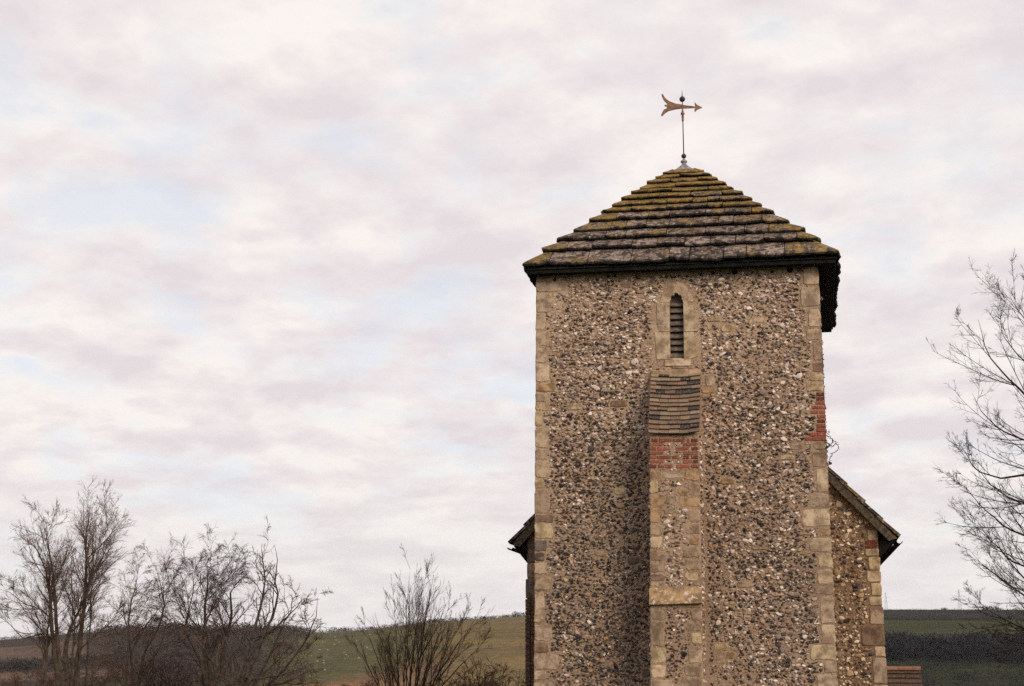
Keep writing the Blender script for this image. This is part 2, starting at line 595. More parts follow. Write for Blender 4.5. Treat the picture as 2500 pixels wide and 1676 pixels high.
def face_stone(name, parent, px0, px1, py0, py1, Y, key, proud=0.012, depth=0.16, mask=None, mat=None, jit=0.006, bev=0.012, x_out=None, ch=0.02):
    a, b = at(px0, py1, Y), at(px1, py0, Y)
    x0, x1, z0, z1 = a[0], b[0], a[2], b[2]
    g = 0.005
    if x_out == 'L':
        x0 = XL((z0 + z1) / 2) - 0.008
    if x_out == 'R':
        x1 = XR((z0 + z1) / 2) + 0.008
    V, f = prism(poly_rect(x0 + g, x1 - g, z0 + g, z1 - g, jit, ch), Y - proud, depth, bev)
    if mask is not None:
        mask.append((x0, x1, z0, z1))
    return mk(name, V, f, mat or ASHLAR, parent, tint(key))


# ---- tower walls
wx0, wx1 = at(1630, 800, D)[0], at(1674, 800, D)[0]
wz0, wz1 = at(1650, 881, D)[2], at(1650, 700, D)[2]


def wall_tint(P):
    """mortar: sandy near the top, darker low on the wall"""
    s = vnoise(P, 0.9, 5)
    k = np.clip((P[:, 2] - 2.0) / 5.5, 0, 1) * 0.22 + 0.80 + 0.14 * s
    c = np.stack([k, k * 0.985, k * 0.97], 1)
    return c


NU, NV = 170, 270
zs = np.linspace(-0.3, ZW, NV)
us = np.linspace(0, 1, NU)
U, Zg = np.meshgrid(us, zs, indexing='ij')
Xg = XL(Zg) + (XR(Zg) - XL(Zg)) * U
P = np.stack([Xg.ravel(), np.full(Xg.size, D), Zg.ravel()], 1)
P[:, 1] += 0.010 * vnoise(P, 7, 2, 4) + 0.010 * vnoise(P, 1.2, 4, 2) + 0.004
xm, zm = Xg[:-1, :-1], Zg[:-1, :-1]
skip = (xm > wx0) & (xm < wx1 - 0.02) & (zm > wz0) & (zm < wz1 - 0.02)
fW = grid_faces(NU, NV, skip)
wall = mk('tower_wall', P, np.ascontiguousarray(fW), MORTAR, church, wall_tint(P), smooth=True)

DT = D + 4.95


def side_grid(xf, sgn, name):
    ys = np.linspace(D, DT, 60); zz_ = np.linspace(-0.3, ZW, 100)
    Y_, Z_ = np.meshgrid(ys, zz_, indexing='ij')
    Pq = np.stack([xf(Z_).ravel(), Y_.ravel(), Z_.ravel()], 1)
    Pq[:, 0] += sgn * 0.010 * vnoise(Pq, 7, 6, 3)
    f = grid_faces(60, 100)
    if sgn < 0:
        f = f[:, ::-1]
    return mk(name, Pq, np.ascontiguousarray(f), MORTAR, church, wall_tint(Pq), smooth=True)


wall_s = side_grid(XR, 1, 'tower_side_wall')
wall_n = side_grid(XL, -1, 'tower_side_wall')
Vb, fb_ = hexa([(XL(0), DT - .2, -.3), (XR(0), DT - .2, -.3), (XR(0), DT, -.3), (XL(0), DT, -.3), (XL(ZW), DT - .2, ZW), (XR(ZW), DT - .2, ZW), (XR(ZW), DT, ZW), (XL(ZW), DT, ZW)])
mk('tower_back_wall', Vb, fb_, MORTAR, church, (0.9, 0.9, 0.9))

# ---- quoins of the tower, read off the photograph course by course
QL = [(676, 715, 1384, 'p'), (716, 764, 1346, 'p'), (765, 808, 1331, 'p'), (809, 847, 1341, 'p'), (848, 888, 1336, 'g'), (889, 934, 1342, 'p'), (935, 958, 1356, 'o'),
      (959, 983, 1338, 'g'), (984, 1003, 1342, 'y'), (1004, 1043, 1325, 'y'), (1044, 1095, 1338, 'p'), (1096, 1125, 1335, 'g'), (1126, 1168, 1341, 'p'), (1169, 1195, 1327, 'y'),
      (1196, 1255, 1340, 'm'), (1256, 1278, 1352, 'b'), (1279, 1317, 1350, 'y'), (1318, 1347, 1336, 'k'), (1349, 1371, 1331, 'k'), (1373, 1403, 1336, 'g'), (1405, 1443, 1346, 'm'),
      (1445, 1522, 1329, 'p'), (1524, 1566, 1347, 'g'), (1568, 1595, 1340, 'b'), (1597, 1636, 1364, 'g'), (1638, 1662, 1335, 'p'), (1664, 1700, 1352, 'g'), (1702, 1740, 1340, 'p'), (1742, 1790, 1350, 'g')]
for y0, y1, xr, k in QL:
    face_stone('quoin', wall, 1303, xr, y0, y1, D, k, 0.008, 0.26, MASK, x_out='L', jit=.011, ch=.03)
QR = [(648, 697, 1962, 'p'), (698, 751, 1955, 'g'), (753, 800, 1974, 'p'), (801, 832, 1970, 'p'), (834, 882, 1986, 'm'), (884, 911, 1984, 'b'), (912, 933, 1975, 'y'), (934, 957, 1967, 'y'),
      (1078, 1100, 1984, 'm'), (1102, 1143, 1984, 'm'), (1144, 1204, 1994, 'p'), (1206, 1240, 1978, 'g'), (1242, 1287, 1958, 'p'), (1289, 1311, 2001, 'o'), (1313, 1349, 1977, 'g'),
      (1351, 1387, 1998, 'p'), (1389, 1428, 1996, 'p'), (1430, 1453, 1988, 'm'), (1455, 1524, 2003, 'g'), (1526, 1574, 2005, 'p'), (1576, 1613, 1978, 'p'), (1615, 1644, 2012, 'g'),
      (1646, 1695, 1995, 'p'), (1697, 1740, 2010, 'g'), (1742, 1790, 1990, 'p')]
for y0, y1, xl, k in QR:
    face_stone('quoin', wall, xl, 2020, y0, y1, D, k, 0.008, 0.26, MASK, x_out='R', jit=.011, ch=.03)
RED = np.array([0.29, 0.072, 0.044])


def brick(parent, px0, px1, py0, py1, Y, c, mask=None, x_out=None, proud=0.008, depth=0.1):
    a, b = at(px0, py1, Y), at(px1, py0, Y)
    x0, x1, z0, z1 = a[0], b[0], a[2], b[2]
    if x_out == 'R':
        x1 = XR((z0 + z1) / 2) + 0.006
    V, f = prism(poly_rect(x0 + .003, x1 - .003, z0, z1, 0.0025, 0.006), Y - proud - random.uniform(0, .006), depth, 0.006)
    if mask is not None:
        mask.append((x0, x1, z0, z1))
    cc = np.clip(np.array(c) * (1 + random.uniform(-.25, .2)), 0.01, 1)
    return mk('brick', V, f, BRICK, parent, cc)


rows = [1993, 1993, 1990, 1982, 1979, 1995, 1995, 1994, 1994, 1976, 1965]
for i, xl in enumerate(rows):
    y0 = 958.5 + i * 10.9
    dk = 0.55 if i in (0, 1, 6) else 0.95
    if xl < 1991:
        xs_ = xl + (2012 - xl) * random.uniform(.35, .6)
        brick(wall, xl, xs_ - 0.7, y0, y0 + 8.8, D, RED * dk, MASK)
        brick(wall, xs_ + 0.7, 2012, y0, y0 + 8.8, D, RED * dk, MASK, 'R')
    else:
        brick(wall, xl, 2012, y0, y0 + 8.8, D, RED * dk, MASK, 'R')

# ---- odd squared stones set among the flints
ODD = [(1727, 1763, 774, 787, 'y'), (1725, 1737, 791, 808, 'y'), (1759, 1790, 791, 812, 'y'), (1720, 1744, 916, 945, 'p'), (1712, 1748, 948, 962, 'o'), (1577, 1597, 830, 843, 'y'),
       (1385, 1421, 985, 1003, 'p'), (1490, 1532, 977, 995, 'b'), (1760, 1796, 1168, 1184, 'o'), (1499, 1526, 1191, 1209, 'p'), (1742, 1777, 1571, 1590, 'y'), (1748, 1772, 1592, 1622, 'm'),
       (1773, 1798, 1592, 1610, 'o'), (1567, 1588, 1633, 1656, 'k'), (1395, 1430, 668, 688, 'p'), (1515, 1540, 690, 705, 'b'), (1505, 1525, 663, 682, 'p'), (1840, 1868, 775, 790, 'p'), (1835, 1872, 1335, 1344, 'm'),
       (1800, 1836, 1420, 1436, 'm'), (1640, 1672, 905 - 14, 902, 'm'), (1930, 1960, 1082, 1100, 'm'), (1905, 1940, 1110, 1124, 'p'), (1450, 1478, 1345, 1360, 'm'), (1530, 1560, 1360, 1380, 'k'), (1880, 1912, 655, 672, 'g')]
for x0, x1, y0, y1, k in ODD:
    face_stone('squared_stone', wall, x0, x1, y0, y1, D, k, 0.008, 0.12, MASK, jit=0.010, ch=0.035)

# ---- belfry window
WF = D - 0.006
window = mk('belfry_window', *box(at(1636, 800, D + .34)[0] - .05, at(1668, 800, D + .34)[0] + .1, D + 0.34, D + 0.36, wz0 + .02, wz1 + .05), BLACK, church)
tag(window, 'narrow pointed belfry window with louvre boards')


def wpt(px, py):
    p = at(px, py, D)
    return (p[0], p[2])


def win_stone(name, pts, key, proud=0.012, depth=0.32):
    poly = [wpt(*p) for p in pts][::-1]
    area = sum(poly[i][0] * poly[(i + 1) % len(poly)][1] - poly[(i + 1) % len(poly)][0] * poly[i][1] for i in range(len(poly)))
    if area < 0:
        poly = poly[::-1]
    V, f = prism(poly, D - proud, depth, 0.0)
    return mk(name, V, f, ASHLAR, window, tint(key, 0.05))


head_in = [(1634.5, 739), (1635, 735), (1637.5, 732.5), (1637, 728), (1639, 723.5), (1643, 721.5), (1645, 722.5), (1646, 718), (1649, 715.5), (1652.5, 715.5), (1656, 718), (1657.5, 721.5),
           (1660, 720.5), (1663.5, 722.5), (1664.8, 727), (1664, 731), (1667, 733.5), (1668, 739)]
head_out = [(1692, 737), (1694, 731), (1685, 716), (1676, 702), (1667, 693), (1652, 688), (1638, 694), (1626, 708), (1616, 723), (1611, 738)]
win_stone('window_head', head_in + head_out, 'p')
win_stone('jamb', [(1606, 739.5), (1634.5, 739.5), (1635, 810), (1610, 810), (1606, 795), (1603, 775), (1604, 745)], 'p')
win_stone('jamb', [(1599, 811.5), (1635, 811.5), (1636, 878), (1604, 878), (1601, 850)], 'p')
win_stone('jamb', [(1668.2, 738.5), (1686, 738.5), (1694, 755), (1702, 787), (1704, 809.5), (1669.5, 810)], 'p')
win_stone('jamb', [(1669.5, 811.5), (1693, 811), (1699, 840), (1704, 869), (1688, 876), (1670.5, 878)], 'p')
V, f = hexa([at(1623, 894, D - .02), at(1687, 893, D - .02), at(1687, 893, D + .3), at(1623, 894, D + .3), at(1623, 879.5, D - .015), at(1687, 878, D - .015), at(1687, 876, D + .3) + np.array([0, 0, .1]), at(1623, 878, D + .3) + np.array([0, 0, .1])])
sill = mk('window_sill', V, f, ASHLAR, window, tint('p') * 1.12)
for a in ([1596, 1706, 738, 896], [1608, 1697, 712, 740], [1622, 1682, 686, 716]):
    p0, p1 = wpt(a[0], a[3]), wpt(a[1], a[2])
    MASK.append((p0[0], p1[0], p0[1], p1[1]))
for i in range(9):
    yb = 748.5 + i * 15.6
    l, r_ = at(1633, yb, D + .06), at(1672, yb - .8, D + .06)
    dzv = random.uniform(-.006, .006)
    th = 0.018
    V, f = hexa([l + [0, 0, 0], r_ + [0, 0, dzv], r_ + [0, .10, .115 + dzv], l + [0, .10, .115], l + [0, -.004, th], r_ + [0, -.004, th + dzv], r_ + [0, .096, .115 + th + dzv], l + [0, .096, .115 + th]])
    mk('louvre_slat', V, f, LOUVRE, window)
V, f = hexa([at(1633, 741, D + .10), at(1672, 740, D + .10), at(1672, 740, D + .12), at(1633, 741, D + .12), at(1633, 705, D + .10), at(1672, 705, D + .10), at(1672, 705, D + .12), at(1633, 705, D + .12)])
mk('louvre_slat', V, f, m_plain('louvre_mesh', (0.045, 0.035, 0.035), (0.09, 0.07, 0.065), 30), window)

# ---- small round holes under the eaves
for hx, hy, hr in [(1354.5, 684.5, 4.2), (1501, 674.5, 3.5), (1485, 676, 3), (1741, 667, 4.5), (1793.5, 664, 7), (1929, 659.5, 7), (1885, 664, 4)]:
    c = at(hx, hy, D)
    r_ = hr / 2500 * 36 / 50 * D
    V = []; f = []
    n = 12
    for k, (rr, yy) in enumerate([(1.08, 0.012), (1.0, -0.004), (0.92, -0.003), (0.5, 0.002)]):
        for i in range(n):
            a = 2 * math.pi * i / n
            V.append((c[0] + rr * r_ * math.cos(a), D + yy, c[2] + rr * r_ * math.sin(a)))
    for k in range(3):
        f += [(k * n + i, k * n + (i + 1) % n, (k + 1) * n + (i + 1) % n, (k + 1) * n + i) for i in range(n)]
    f.append(tuple(range(3 * n, 4 * n)))
    V = np.array(V); V[:, 1] -= 0.012
    mk('weep_hole', V, f, BLACK, wall)
    MASK.append((c[0] - r_ * 1.4, c[0] + r_ * 1.4, c[2] - r_ * 1.4, c[2] + r_ * 1.4))

# ---- buttress: projects from the middle of the tower's west face
BXL = lin(at(1586, 1070, DB), at(1588, 1676, DB))
BXR = lin(at(1706, 1070, DB), at(1716, 1676, DB))
zt_top = at(1650, 1062, DB)[2]
nbz = 200
zb = np.linspace(-0.3, zt_top, nbz)
plan = []
for s in np.linspace(0, 1, 14):
    plan.append(('L', s))
for s in np.linspace(0.03, 0.97, 42):
    plan.append(('F', s))
for s in np.linspace(0, 1, 14):
    plan.append(('R', s))
Pb = []
for side, s in plan:
    xl, xr = BXL(zb), BXR(zb)
    flare = 0.05 * np.clip((4.2 - zb) / 3, 0, 1)
    if side == 'L':
        Pb.append(np.stack([xl, np.full(nbz, D + .03 + (DB - D - .03) * s), zb], 1))
    elif side == 'F':
        Pb.append(np.stack([xl + (xr - xl) * s, np.full(nbz, DB), zb], 1))
    else:
        Pb.append(np.stack([xr + flare * s * s, np.full(nbz, DB + (D + .03 - DB) * s), zb], 1))
Pb = np.concatenate(Pb)
dn = 0.009 * vnoise(Pb, 8, 9, 4)
Pb[:, 1] += dn; Pb[:, 0] += dn * .6
fb2 = grid_faces(len(plan), nbz)
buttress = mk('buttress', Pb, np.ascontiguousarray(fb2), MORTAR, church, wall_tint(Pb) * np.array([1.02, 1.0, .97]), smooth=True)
tag(buttress, 'tall stepped buttress with tiled top and red brick band')
BM = []
BST = [(1586, 1613, 1149, 1172, 'o'), (1617, 1668, 1152, 1170, 'p'), (1672, 1706, 1149, 1175, 'o'), (1586, 1606, 1173, 1207, 'y'), (1681, 1708, 1177, 1213, 'm'), (1655, 1680, 1192, 1213, 'o'),
       (1586, 1620, 1208, 1239, 'o'), (1586, 1612, 1241, 1278, 'o'), (1586, 1618, 1280, 1309, 'm'), (1586, 1616, 1311, 1341, 'p'), (1586, 1624, 1343, 1371, 'm'), (1586, 1621, 1373, 1399, 'm'),
       (1586, 1624, 1401, 1421, 'b'), (1587, 1610, 1423, 1433, 'y'), (1612, 1622, 1424, 1433, 'g'),
       (1657, 1708, 1215, 1240, 'o'), (1680, 1708, 1242, 1277, 'm'), (1673, 1709, 1279, 1306, 'm'), (1684, 1709, 1308, 1333, 'o'), (1666, 1709, 1335, 1363, 'm'), (1672, 1709, 1366, 1395, 'm'), (1673, 1705, 1398, 1420, 'y'),
       (1625, 1655, 1209, 1235, 'g'), (1620, 1646, 1242, 1255, 'g'),
       (1588, 1626, 1481, 1516, 'g'), (1588, 1622, 1519, 1579, 'm'), (1589, 1625, 1582, 1621, 'y'), (1590, 1625, 1624, 1656, 'p'), (1590, 1645, 1659, 1692, 'g'),
       (1672, 1712, 1479, 1485, 'o'), (1687, 1713, 1487, 1517, 'm'), (1675, 1714, 1520, 1543, 'm'), (1688, 1714, 1545, 1575, 'y'), (1680, 1716, 1578, 1622, 'g'), (1671, 1716, 1625, 1653, 'm'), (1660, 1717, 1657, 1692, 'g'),
       (1589, 1630, 1694, 1735, 'p'), (1675, 1717, 1694, 1735, 'g'), (1590, 1625, 1737, 1790, 'g'), (1665, 1718, 1737, 1790, 'm')]
for x0, x1, y0, y1, k in BST:
    face_stone('quoin' if (x0 < 1592 or x1 > 1703) else 'squared_stone', buttress, x0, x1, y0, y1, DB, k, 0.008, 0.16, BM, jit=0.012, ch=.03)
BRK = [(1071.5, [(1590, 1606, .8), (1608, 1640, .7), (1642, 1674, .7), (1677, 1684, .9), (1687, 1704, .5)]), (1081, [(1587, 1620, 1), (1668, 1702, .9)]), (1091.5, [(1586, 1602, .9), (1604, 1636, 1), (1650, 1682, 1), (1688, 1704, .45)]),
       (1102, [(1586, 1620, 1), (1669, 1704, .95)]), (1112.5, [(1586, 1602, 1), (1604, 1637, .9), (1641, 1657, .9), (1668, 1683, .45), (1687, 1705, .45)]), (1123, [(1586, 1620, 1.05), (1668, 1690, 1), (1692, 1706, .6)]),
       (1134.5, [(1586, 1603, .7), (1606, 1622, .9), (1624, 1640, .95), (1652, 1684, 1.15), (1688, 1707, .75)])]
for y0, rowb in BRK:
    for x0, x1, k in rowb:
        brick(buttress, x0, x1, y0, y0 + 8.6, DB, RED * np.array([1, 1.15, 1.15]) * k, BM)
# sloping head under the tiles
t_l, t_r = at(1590, 906, D), at(1711, 903, D)
b_l, b_r = at(1583, 1063, DB - .05), at(1708, 1061, DB - .05)
hz_ = 0.05
V = [(BXL(zt_top), D + .03, zt_top - .02), (BXR(zt_top), D + .03, zt_top - .02), (BXR(zt_top), DB, zt_top - .02), (BXL(zt_top), DB, zt_top - .02), (t_l[0] + .02, D + .03, t_l[2] - .03), (t_r[0] - .02, D + .03, t_r[2] - .03)]
mk('buttress_head', V, [(0, 1, 2, 3), (3, 2, 5, 4), (0, 3, 4), (2, 1, 5), (1, 0, 4, 5)], MORTAR, buttress, (0.9, 0.85, 0.8))
tn = np.cross(t_r - t_l, b_l - t_l); tn /= np.linalg.norm(tn)
if tn[1] > 0: tn = -tn
ys_t = [1060, 1049, 1038, 1026.5, 1015.5, 1004.5, 994, 984, 973.5, 963, 952.5, 942, 932.5, 922.5, 915]
tparam = []
for y_ in ys_t:
    p = at_plane(1648, y_, t_l, tn)
    tparam.append(np.dot(p - b_l, (t_l - b_l)) / np.dot(t_l - b_l, t_l - b_l))
tcol = [(0.185, 0.125, 0.085), (0.23, 0.16, 0.108), (0.145, 0.105, 0.078), (0.05, 0.043, 0.04), (0.20, 0.125, 0.085), (0.29, 0.21, 0.14)]
for i in range(len(tparam) - 1):
    t0, t1 = tparam[i], min(tparam[i + 1] + (tparam[i + 1] - tparam[i]) * 0.9, 1.02)
    cuts = [0.0]
    s = random.uniform(.1, .22) if i % 2 else random.uniform(.19, .22)
    while s < 0.93:
        cuts.append(s); s += random.uniform(.185, .215)
    cuts.append(1.0)
    for a, b in zip(cuts[:-1], cuts[1:]):
        def pt_(s, t, o):
            L = b_l + (t_l - b_l) * t; R = b_r + (t_r - b_r) * t
            sag = -0.026 * (1 - (2 * s - 1) ** 2)
            return L + (R - L) * s + tn * o + np.array([0, 0, sag])
        o1 = 0.066 + random.uniform(-.006, .008); th = 0.022
        dj = random.uniform(-.006, .006)
        V, f = hexa([pt_(a + .003, t0 + dj, o1 - th), pt_(b - .003, t0 + dj, o1 - th), pt_(b - .003, t1, .004 - th), pt_(a + .003, t1, .004 - th), pt_(a + .003, t0 + dj, o1), pt_(b - .003, t0 + dj, o1), pt_(b - .003, t1, .004), pt_(a + .003, t1, .004)])
        k = random.random()
        cc = tcol[3] if (k < .10 or (a > .6 and i in (1, 5, 9, 11) )) else (tcol[5] if i > 11 else tcol[random.choice([0, 1, 1, 2, 4, 5])])
        mk('roof_tile', V, f, TILE, buttress, np.array(cc) * random.uniform(.85, 1.2))
V, f = hexa([at(1589, 923, D - .10), at(1712, 920, D - .10), at(1712, 918, D + .02), at(1589, 921, D + .02), at(1591, 907, D - .05), at(1711, 904, D - .05), at(1711, 901, D + .02), at(1591, 904, D + .02)])
mk('capping_stone', V, f, ASHLAR, buttress, tint('y') * np.array([1, .95, .9]))
# drip course
prof = [(0.0, at(1648, 1434, DB)[2]), (-0.03, at(1648, 1446, DB)[2]), (-0.075, at(1648, 1466, DB)[2]), (-0.08, at(1648, 1475, DB)[2]), (-0.03, at(1648, 1476, DB)[2]), (0.05, at(1648, 1476, DB)[2]), (0.05, at(1648, 1434, DB)[2])]
zc = at(1648, 1450, DB)[2]
nx = 13
V = []; n = len(prof)
for i in range(nx):
    x = BXL(zc) - .012 + (BXR(zc) - BXL(zc) + .024) * i / (nx - 1)
    for dy, z in prof:
        V.append((x, DB + dy + random.uniform(-.006, .006), z + random.uniform(-.004, .004) + (0.022 * (i / (nx - 1) - .5))))
f = [(i * n + k, i * n + (k + 1) % n, (i + 1) * n + (k + 1) % n, (i + 1) * n + k) for i in range(nx - 1) for k in range(n)] + [tuple(range(n - 1, -1, -1)), tuple(range((nx - 1) * n, nx * n))]
mk('drip_course', V, f, LICHENED, buttress, np.array(STONE_T['o']) * .95)

pb0, pb1 = at(1584, 1700, D), at(1712, 900, D)
MASK.append((at(1592, 1300, D)[0], at(1722, 1300, D)[0], -1.0, at(1650, 904, D)[2]))
BM.append((BXL(3) - .1, BXR(3) + .2, at(1650, 1477, DB)[2], at(1650, 1433, DB)[2]))


# ---- flints
def pack(u0, u1, v0, v1, masks, sched, rg, asp=1.5, okf=None, pad=0.010):
    cells = {}
    cs = 0.12
    out = []
    mk_ = np.array(masks).reshape(-1, 4)
    for cnt, r0, r1 in sched:
        u = rg.uniform(u0, u1, cnt); v = rg.uniform(v0, v1, cnt); r = rg.uniform(r0, r1, cnt)
        if r1 > .036: v = np.round(v / .088) * .088 + rg.normal(0, .012, cnt)
        ok = np.ones(cnt, bool)
        for m0, m1, m2, m3 in mk_:
            ok &= ~((u > m0 - r * .85 - pad) & (u < m1 + r * .85 + pad) & (v > m2 - r * .65 - pad) & (v < m3 + r * .65 + pad))
        if okf is not None:
            ok &= okf(u, v, r)
        for a, b, c in zip(u[ok], v[ok], r[ok]):
            ba = b * asp
            ci, cj = int(a // cs), int(ba // cs)
            hit = False
            for i in (ci - 1, ci, ci + 1):
                for j in (cj - 1, cj, cj + 1):
                    for (x, y, q_) in cells.get((i, j), ()):
                        if (x - a) ** 2 + (y - ba) ** 2 < ((q_ + c) * 0.73 + .001) ** 2:
                            hit = True; break
                    if hit: break
                if hit: break
            if hit: continue
            cells.setdefault((ci, cj), []).append((a, ba, c))
            out.append((a, b, c))
    return np.array(out)


NA = 6
RINGS = [(1.04, -0.10), (0.98, 0.75), (0.70, 1.0)]


def flint_mesh(uvr, mapf, darkp, rg, warm=1.0, asp=1.5):
    N = len(uvr)
    u, v, r = uvr.T
    ang = np.linspace(0, 2 * np.pi, NA, endpoint=False)[None, :] + rg.uniform(0, 1, (N, 1)) * 6.28 + rg.uniform(-.3, .3, (N, NA))
    rr = rg.uniform(0.55, 1.18, (N, NA))
    rot = rg.normal(0, .42, (N, 1))
    el = rg.uniform(0.80, 1.28, (N, 1))
    ex, ey = np.cos(ang) * rr * el, np.sin(ang) * rr / el / asp * 1.05
    ca, sa = np.cos(rot), np.sin(rot)
    ex, ey = ex * ca - ey * sa, ex * sa + ey * ca
    prot = r * rg.uniform(.2, .52, N)
    ta, tb = rg.normal(0, .22, (2, N, 1))
    V = np.zeros((N, 3 * NA + 1, 3))
    for k, (s, h) in enumerate(RINGS):
        js = s * rg.uniform(.93, 1.05, (N, NA)) if k else s
        uu = u[:, None] + ex * js * r[:, None]; vv = v[:, None] + ey * js * r[:, None]
        hh = prot[:, None] * h * rg.uniform(.85, 1.1, (N, NA)) + (ta * ex + tb * ey) * r[:, None] * s * (1.0 if k else 0)
        if k == 0: hh = np.full_like(hh, -0.012)
        V[:, k * NA:(k + 1) * NA, 0] = uu; V[:, k * NA:(k + 1) * NA, 1] = vv; V[:, k * NA:(k + 1) * NA, 2] = hh
    V[:, -1, 0] = u + rg.normal(0, .12, N) * r; V[:, -1, 1] = v + rg.normal(0, .1, N) * r; V[:, -1, 2] = prot * rg.uniform(.8, 1.15, N)
    pal_l = np.array([(0.76, 0.65, 0.57), (0.66, 0.53, 0.46), (0.52, 0.395, 0.335), (0.46, 0.33, 0.245), (0.78, 0.69, 0.61), (0.42, 0.295, 0.205)])
    pal_m = np.array([(0.26, 0.20, 0.17), (0.20, 0.155, 0.14), (0.30, 0.20, 0.13), (0.33, 0.22, 0.14)])
    pal_d = np.array([(0.030, 0.028, 0.032), (0.05, 0.045, 0.05), (0.085, 0.075, 0.075), (0.022, 0.021, 0.024)])
    q_ = rg.uniform(0, 1, N)
    isd = q_ < darkp
    ism = (~isd) & (q_ < darkp + .30)
    cl_ = pal_l[rg.integers(0, len(pal_l), N)]
    cl_ = np.where(ism[:, None], pal_m[rg.integers(0, len(pal_m), N)] * 1.25, cl_)
    cl_ = np.where((isd & (rg.uniform(0, 1, N) < .6))[:, None], pal_m[rg.integers(0, len(pal_m), N)], cl_)
    cl_ = cl_ * rg.uniform(.78, 1.12, (N, 1)) * np.array([1, .98, .96 * warm])
    al = np.where(isd, rg.uniform(.40, .62, N), np.where(ism, rg.uniform(.22, .40, N), rg.uniform(.05, .34, N)))
    cc = np.repeat(np.hstack([cl_, al[:, None]])[:, None, :], 3 * NA + 1, 1)
    rim = rg.uniform(0, 1, N) < .45
    cc[:, :NA, 3] -= np.where(rim, .35, 0)[:, None]
    cc[:, NA:2 * NA, 3] -= np.where(rim, .12, 0)[:, None]
    W = mapf(V.reshape(-1, 3)).reshape(V.shape)
    fl = []
    for k in range(2):
        for i in range(NA):
            j = (i + 1) % NA
            fl += [(k * NA + i, k * NA + j, (k + 1) * NA + j), (k * NA + i, (k + 1) * NA + j, (k + 1) * NA + i)]
    for i in range(NA):
        fl.append((2 * NA + i, 2 * NA + (i + 1) % NA, 3 * NA))
    return W, cc, np.array(fl)


def add_flints(parent, uvr, mapf, darkp, rg, n_single, flip=False, warm=1.0):
    order = np.argsort(-uvr[:, 2])
    uvr, darkp = uvr[order], darkp[order]
    W, cc, fl = flint_mesh(uvr, mapf, darkp, rg, warm)
    if flip: fl = fl[:, ::-1]
    for i in range(min(n_single, len(W))):
        mk('flint', W[i], np.ascontiguousarray(fl), FLINT, parent, cc[i])
    Wr, cr = W[n_single:], cc[n_single:]
    if len(Wr):
        fa_ = (fl[None] + (np.arange(len(Wr)) * Wr.shape[1])[:, None, None]).reshape(-1, 3)
        mk('flint_facing', Wr.reshape(-1, 3), np.ascontiguousarray(fa_), FLINT, parent, cr.reshape(-1, 4), kind='stuff')


def map_front(Y):
    return lambda Q: np.stack([Q[:, 0], Y - Q[:, 2] + 0.002, Q[:, 1]], 1)


SCHED = [(60, .064, .088), (1300, .047, .060), (11000, .034, .045), (38000, .025, .034), (9000, .016, .024)]
inside = lambda u, v, r: (u - r > XL(v) + .01) & (u + r < XR(v) - .01) & (v < ZW - .10)
uvr = pack(XL(0) - .1, XR(0) + .1, 0.0, ZW, MASK, SCHED, rng, okf=inside)
patch = vnoise(np.stack([uvr[:, 0], np.zeros(len(uvr)), uvr[:, 1] * 1.3], 1), 1.3, 31, 3)       # patches where later mortar has been smeared over the flints
uvr = uvr[~((patch > .34) & (rng.uniform(0, 1, len(uvr)) < .45))]
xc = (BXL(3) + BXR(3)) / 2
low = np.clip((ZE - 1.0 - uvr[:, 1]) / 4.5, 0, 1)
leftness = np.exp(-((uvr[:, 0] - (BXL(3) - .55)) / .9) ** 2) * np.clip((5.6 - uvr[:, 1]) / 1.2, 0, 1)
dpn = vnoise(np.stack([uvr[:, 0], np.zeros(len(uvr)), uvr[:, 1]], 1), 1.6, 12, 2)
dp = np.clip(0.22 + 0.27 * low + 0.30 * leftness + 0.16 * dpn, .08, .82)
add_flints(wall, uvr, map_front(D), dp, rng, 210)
# small dark and pale chips pressed into the joints between the flints
def chips(parent, n, u0, u1, v0, v1, masks, okf, Y):
    u = rng.uniform(u0, u1, n); v = rng.uniform(v0, v1, n); r = rng.uniform(.008, .019, n)
    ok = okf(u, v, r)
    for m0, m1, m2, m3 in masks:
        ok &= ~((u > m0 - r) & (u < m1 + r) & (v > m2 - r) & (v < m3 + r))
    u, v, r = u[ok], v[ok], r[ok]
    N = len(u)
    a = np.linspace(0, 2 * np.pi, 5, endpoint=False)[None] + rng.uniform(0, 6.28, (N, 1))
    rr = rng.uniform(.5, 1.3, (N, 5)); rot = rng.normal(0, .5, (N, 1))
    ex, ey = np.cos(a) * rr * 1.5, np.sin(a) * rr * .6
    ex, ey = ex * np.cos(rot) - ey * np.sin(rot), ex * np.sin(rot) + ey * np.cos(rot)
    V = np.zeros((N, 11, 3))
    for k, (s_, h) in enumerate(((1.1, -.012), (.9, .010))):
        V[:, k * 5:k * 5 + 5, 0] = u[:, None] + ex * s_ * r[:, None]; V[:, k * 5:k * 5 + 5, 1] = v[:, None] + ey * s_ * r[:, None]; V[:, k * 5:k * 5 + 5, 2] = h + rng.normal(0, .003, (N, 5))
    V[:, 10, 0], V[:, 10, 1], V[:, 10, 2] = u, v, .013
    W = map_front(Y)(V.reshape(-1, 3))
    fl = [(i, (i + 1) % 5, 5 + (i + 1) % 5) for i in range(5)] + [(i, 5 + (i + 1) % 5, 5 + i) for i in range(5)] + [(5 + i, 5 + (i + 1) % 5, 10) for i in range(5)]
    fa_ = (np.array(fl)[None] + (np.arange(N) * 11)[:, None, None]).reshape(-1, 3)
    dark_ = rng.uniform(0, 1, N) < .55
    c = np.where(dark_[:, None], np.array([.05, .045, .045, .5]), np.array([.66, .56, .49, .0])) * rng.uniform(.7, 1.2, (N, 1))
    mk('flint_chips', W, np.ascontiguousarray(fa_), FLINT, parent, np.repeat(c, 11, 0), kind='stuff')


